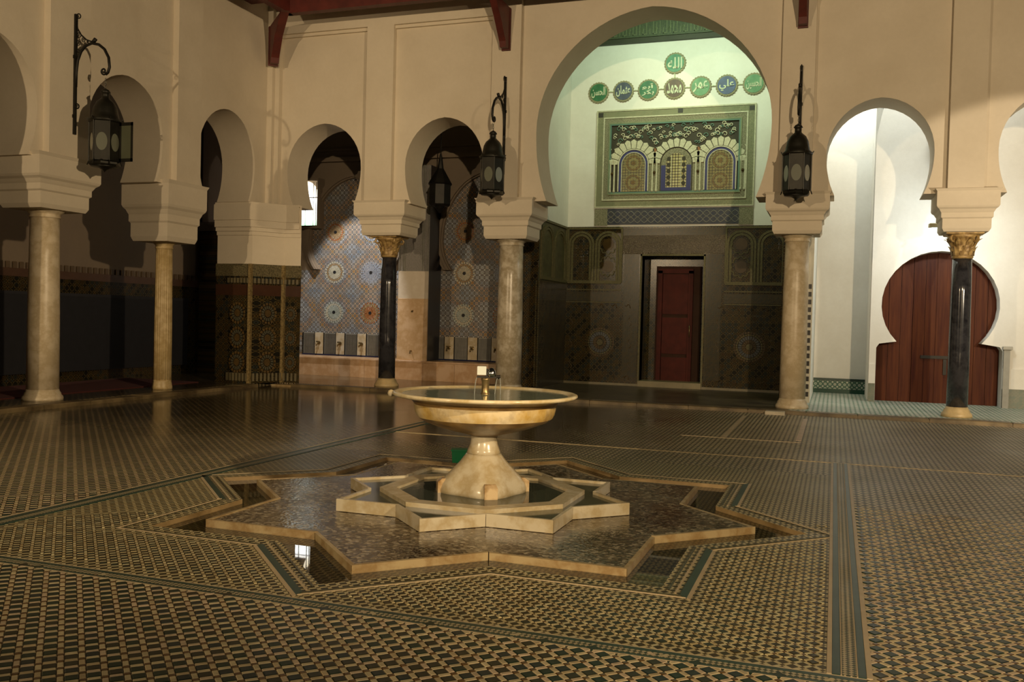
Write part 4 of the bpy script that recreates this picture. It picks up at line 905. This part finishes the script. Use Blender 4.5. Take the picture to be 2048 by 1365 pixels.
# ------------------------------------------------------------------ right corridor
b = MB(); b.box(-.4, .66, 21.3, 21.6, G, 6.9); b.box(.66, .78, 19.82, 21.6, G, 6.9)
wc = struct('wall_corridor', b, PW, 'bright white rear wall recess of the right corridor', 'wall')
DG = zell('green_star_dado', .1, 0, (.02, .08, .05), ((.5, .5, .42), (.4, .45, .36)), (.03, .11, .06), .3)
MB().box(-.4, .66, 21.26, 21.3, G, .33).build('tile_dado', DG, wc); MB().box(-.4, .66, 21.25, 21.3, .33, .38).build('dado_cap', GREENT, wc); MB().box(-.4, .66, 21.24, 21.3, G, G + .09).build('dado_foot', simple('deep_green_tile', (.012, .06, .035), .25), wc)
# door wall with horseshoe opening
YD = 19.35; DC = 1.89
def horseshoe(g=0, n=26):
    r = 1.035 + g; zc = 1.97; hb = 1.105 + g; a0 = math.asin((1.25 - zc) / r)
    P = [(DC - hb, G), (DC - hb, 1.12), (DC - hb + .05, 1.20)]
    P += [(DC + r * cos(pi - a0 + (-pi + 2 * a0) * i / n), zc + r * sin(pi - a0 + (-pi + 2 * a0) * i / n)) for i in range(n + 1)]
    return P + [(DC + hb - .05, 1.20), (DC + hb, 1.12), (DC + hb, G)]
H = horseshoe(); n = len(H); O = []
for i, (x, z) in enumerate(H):
    if z <= 1.97: O.append((.66 if x < DC else 5.6, z))
    else:
        dx, dz = x - DC, z - 1.97; q = min((1.23 if dx < 0 else 3.71) / max(1e-6, abs(dx)), 4.93 / max(1e-6, dz)); O.append((DC + dx * q, 1.97 + dz * q))
b = MB()
for d in (YD, YD + .45): b.add([(x, d, z) for x, z in O] + [(x, d, z) for x, z in H], [(i, i + 1, n + i + 1, n + i) for i in range(n - 1)])
b.smooth = True; b.add([(x, YD, z) for x, z in H] + [(x, YD + .45, z) for x, z in H], [(i, i + 1, n + i + 1, n + i) for i in range(n - 1)])
wd = struct('wall_door', b, PW, 'white wall pierced by the horseshoe doorway on the right', 'wall')
GD = zell('grey_green_dado', .06, 0, (.06, .08, .06), ((.22, .22, .16), (.14, .18, .14)), (.28, .28, .2), .4)
for x0, x1 in ((.66, DC - 1.11), (DC + 1.11, 3.55)):
    MB().box(x0, x1, YD - .03, YD, G, .42).build('tile_dado', GD, wd); MB().box(x0, x1, YD - .045, YD, .42, .80).build('plinth_block', PW, wd)
MB().box(DC + 1.55, 5.6, YD - .05, YD, G, .48).build('green_dado', GREENT, wd)
d2 = struct('door_2', MB().box(DC - 1.2, DC + 1.2, YD + .42, YD + .45, G, 3.2), simple('door_back_board', (.08, .02, .01), .5), 'large horseshoe-shaped brown wooden double door in the white wall', 'door')
hz = lambda x: 1.97 + sqrt(max(0, 1.08 ** 2 - (x - DC) ** 2))
NP = 10
for k in range(NP):
    x0 = DC - 1.10 + k * .22; x1 = x0 + .22; q = .004
    top = [(x0 + q + (x1 - x0 - 2 * q) * i / 4, ) for i in range(5)]
    pts = [(x0 + q, G)] + [(x1 - q, G)] + [(x0 + q + (x1 - x0 - 2 * q) * i / 4, max(1.3, hz(x0 + q + (x1 - x0 - 2 * q) * i / 4))) for i in range(4, -1, -1)]
    MB().extr([(x, YD + .42, z) for x, z in pts], (0, -.03 - .006 * (k % 2), 0)).build('plank', DOORW, d2)
MB().box(DC - .02, DC + .02, YD + .365, YD + .40, G, 2.98).build('meeting_stile', DOORW, d2)
MB().box(DC - .28, DC + .42, YD + .35, YD + .385, .93, .99).build('bolt', IRON, d2); MB().box(DC + .13, DC + .19, YD + .34, YD + .385, .62, .92).build('latch', IRON, d2)
mj = thing('marble_jamb', 'grey marble post beside the right jamb of the horseshoe door', 'post', (DC + 1.16, YD - .05, G)); MB().bbox(-.045, .06, -.03, .04, 0, 1.1, .01).build('jamb_slab', simple('grey_jamb', (.30, .29, .25), .5), mj); MB().bbox(-.06, .10, -.05, .04, 1.1, 1.16, .008).build('jamb_cap', simple('grey_jamb_cap', (.42, .40, .34), .5), mj)
b = MB(); b.box(-.95, 5.6, D + T, 22.9, 6.9, 7.0); struct('ceiling_corridor', b, PW, 'white ceiling over the right corridor', 'ceiling')
b = MB(); b.box(5.6, 5.8, D, 22.9, G, 7); struct('wall_right', b, PW, 'end wall of the right corridor', 'wall')
tl = thing('tube_light', 'cream lamp fitting fixed behind the second black column', 'lamp', (1.84, D + T + .16, 3.26), radians(8)); MB().bbox(-.36, .32, -.05, .05, 0, .07, .01).build('housing', simple('cream_enamel', (.72, .68, .48), .4, var=.05), tl)
t = MT('lamp_tube', .4); t.b.inputs['Emission Color'].default_value = (.9, 1, .92, 1); t.b.inputs['Emission Strength'].default_value = 3; m = MB(); m.smooth = True; m.tube([(-.30, .06, .0), (.28, .06, .0)], .018, 8); m.build('tube', t.m, tl)
spk = thing('wall_speaker', 'black box speaker high on the white corridor wall', 'speaker', (1.82, YD - .10, 4.62)); MB().bbox(-.19, .15, -.12, .10, 0, .55, .02).build('speaker_box', simple('black_plastic', (.012, .012, .012), .5), spk); MB().box(-.15, .11, -.13, -.12, .06, .5).build('grille', simple('grille_black', (.02, .02, .02), .7), spk)

# ------------------------------------------------------------------ eaves
BZ = 7.32
eb = thing('eaves_beam', 'red painted eaves beam running along the back arcade', 'beam', (-10.2, D - .9, BZ)); MB().bbox(-.06, 15.5, -.08, .08, 0, .30, .01).build('beam_timber', REDW, eb); MB().box(-.06, 15.5, -.18, .9, .30, .36).build('soffit_board', REDW, eb)
el = thing('eaves_beam', 'red painted eaves beam running along the left arcade', 'beam', (XL + .92, D - .9, BZ)); MB().bbox(-.08, .08, -10, .06, 0, .30, .01).build('beam_timber', REDW, el); MB().box(-.9, .18, -10, .06, .30, .36).build('soffit_board', REDW, el)
def bracket(label, x, y, rz, reach=.92, w=.065):
    t = thing('eaves_bracket', label, 'bracket', (x, y, 6.55), rz, 'red wooden brackets under the eaves')
    pts = [(0, 0), (.20, 0), (.24, .10), (.55, .46), (reach - .05, .76), (reach + .05, .77), (0, .77)]
    MB().extr([(a_, -w, z) for a_, z in pts], (0, 2 * w, 0)).build('bracket_arm', REDW, t); MB().bbox(-.0, .05, -w * 1.25, w * 1.25, -.02, .77, .008).build('wall_post', REDW, t)
bracket('red wooden eaves bracket in the corner where the arcades meet', XL + .17, D - .29, radians(-45), 1.15, .08)
bracket('red wooden eaves bracket above the grey veined column', -5.98, D - .12, radians(-90))
bracket('red wooden eaves bracket above the cream column', -.66, D - .12, radians(-90))

# ------------------------------------------------------------------ lanterns on brackets
PANE = MT('frosted_lantern_glass', .35); PANE.color((.13, .14, .085)); PANE.b.inputs['Transmission Weight'].default_value = .35; PANE = PANE.m
TIN = simple('dark_tin', (.022, .020, .013), .45, .5, var=.4)
def spiral(c, R, turns, sg=1, a0=0, n=18): return [(c[0] + R * (1 - .8 * i / n) * cos(a0 + sg * turns * 2 * pi * i / n), 0, c[1] + R * (1 - .8 * i / n) * sin(a0 + sg * turns * 2 * pi * i / n)) for i in range(n + 1)]
def wall_lantern(label, loc, rz, dz=0, door=False):
    t = thing('wall_lantern', label, 'lantern', loc, rz, 'iron lanterns on wall brackets')       # local x points out of the wall, z=0 at the bracket foot
    m = MB(); m.box(.0, .035, -.022, .022, 0, 1.82); m.box(-.01, .02, -.035, .035, .25, .30); m.box(-.01, .02, -.035, .035, 1.15, 1.2); br = m.build('bracket_bar', IRON, t)
    arc = [(.03, 0, .72), (.035, 0, .95), (.06, 0, 1.12), (.12, 0, 1.25), (.21, 0, 1.33), (.33, 0, 1.36), (.46, 0, 1.33), (.57, 0, 1.25), (.65, 0, 1.12), (.67, 0, .98), (.64, 0, .90), (.60, 0, .875)]
    m = MB(); m.smooth = True; m.tube(arc, .022, 7); m.tube(spiral((.56, .925), .055, 1.3, -1, -.8), .014, 6); ar = m.build('arm', IRON, t)
    m = MB(); m.smooth = True; m.tube([(.35, 0, 1.37), (.40, 0, 1.42)], .03, 6); m.build('arm_knob', IRON, ar)
    m = MB(); m.smooth = True
    m.tube([(.03, 0, 1.72), (.05, 0, 1.60), (.12, 0, 1.50), (.22, 0, 1.42), (.33, 0, 1.38)], .012, 5); m.tube(spiral((.07, 1.78), .05, 1.2, -1, pi), .010, 5)
    for c_, R in (((.09, 1.50), .045), ((.17, 1.42), .04), ((.08, 1.38), .045), ((.075, 1.26), .035), ((.25, 1.385), .02)): m.tube(spiral(c_, R, 1.4, 1, R * 40), .007, 4)
    m.build('scrollwork', IRON, t); m = MB(); m.smooth = True; m.tube(spiral((.06, .42), .05, 1.3, -1, pi), .012, 5); m.build('lower_scroll', IRON, t)
    X = .60; zb = -.45 + dz
    m = MB(); m.smooth = True
    for k in range(5):
        zc = zb + 1.30 - k * .035 + .0
        a_ = (0, 1)[k % 2]; m.tube([(X + (.014 * cos(q) if a_ else 0), (0 if a_ else .014 * cos(q)), zb + 1.16 + k * .036 + .024 * sin(q)) for q in [2 * pi * i / 8 for i in range(9)]], .004, 4)
    m.build('chain', simple('steel_chain', (.25, .24, .20), .4, .8), t)
    m = MB(); m.lathe([(.205, 0), (.235, .03), (.235, .06), (.20, .09)], 6, c=(X, 0)); m.build('base_tray', TIN, t)
    m = MB(); m.smooth = True; m.lathe([(.235, .66), (.25, .68), (.20, .73), (.185, .80), (.17, .88), (.13, .96), (.075, 1.01), (.055, 1.03), (.055, 1.10), (.075, 1.11), (.05, 1.15), (.012, 1.17)], 18, c=(X, 0)); m.v = [(x, y, z + zb) for x, y, z in m.v]; m.build('dome', TIN, t)
    for o in list(t.children):
        if o.name.startswith('base_tray'): o.location = (0, 0, zb)
    R, h0, h1 = .225, zb + .08, zb + .67
    for k in range(6):
        a0, a1 = pi / 6 + k * pi / 3, pi / 6 + (k + 1) * pi / 3; am = (a0 + a1) / 2; rm = R * cos(pi / 6)
        if door and k == 4: am2 = am
        ex = (-sin(am), cos(am)); ctr = (X + rm * cos(am), rm * sin(am)); hw = R * sin(pi / 6)
        P = lambda s, z, d=0: (ctr[0] + ex[0] * s + cos(am) * d, ctr[1] + ex[1] * s + sin(am) * d, z)
        N = 20; zc = (h0 + h1) / 2 - .02; el_ = [(.082 * cos(2 * pi * i / N), zc + .135 * sin(2 * pi * i / N)) for i in range(N)]
        op = []
        for i in range(N):
            q = 2 * pi * i / N; kk = min(hw / max(1e-6, abs(cos(q))), ((h1 - h0) / 2 + .0) / max(1e-6, abs(sin(q)))); op.append((max(-hw, min(hw, kk * cos(q))), max(h0, min(h1, (h0 + h1) / 2 + kk * sin(q)))))
        m = MB(); m.add([P(*e) for e in el_] + [P(*e) for e in op] + [P(*e, -.008) for e in el_] + [P(*e, -.008) for e in op], [(i, (i + 1) % N, N + (i + 1) % N, N + i) for i in range(N)] + [(2 * N + i, 2 * N + (i + 1) % N, 3 * N + (i + 1) % N, 3 * N + i) for i in range(N)] + [(i, (i + 1) % N, 2 * N + (i + 1) % N, 2 * N + i) for i in range(N)])
        sp_ = m.build('side_panel', TIN, t)
        m = MB(); m.extr([P(*e, -.004) for e in [(x * 1.08, zc + (z - zc) * 1.06) for x, z in el_]], (-cos(am) * .003, -sin(am) * .003, 0)); m.build('glass_pane', PANE, sp_)
        m = MB(); m.tube([(X + R * cos(a0), R * sin(a0), h0), (X + R * cos(a0), R * sin(a0), h1), (X + (R + .03) * cos(a0), (R + .03) * sin(a0), h1 + .05)], .011, 5); m.tube([(X + R * cos(a0), R * sin(a0), h0), (X + (R + .02) * cos(a0), (R + .02) * sin(a0), h0 - .06)], .009, 5); m.build('corner_post', TIN, t)
    if door:
        m = MB(); w = .26
        for s0, s1, z0, z1 in ((0, w, h0, h0 + .05), (0, w, h1 - .05, h1), (0, .035, h0, h1), (w - .035, w, h0, h1)): m.box(X + .20 + s0 * .93, X + .20 + s1 * .93, .08, .092, z0, z1)
        dr = m.build('open_door', TIN, t); m = MB(); m.box(X + .23, X + .41, .083, .088, h0 + .05, h1 - .05); m.build('glass_pane', PANE, dr)
    m = MB(); m.smooth = True; m.lathe([(.004, zb - .08), (.03, zb - .05), (.10, zb - .01), (.20, zb + .0)], 12, c=(X, 0)); m.build('finial', TIN, t)
    return t
wall_lantern('hanging iron lantern with open glass door on the left arcade wall', (XL + .12, 11.08, 4.14), 0, -.06, True)
wall_lantern('hanging iron lantern on a scrolled bracket between the second and tall arches', (-5.98, D - .12, 4.22), radians(-90), -.02)
wall_lantern('hanging iron lantern above the cream column, seen edge on', (-.66, D - .12, 4.08), radians(-90), 0)
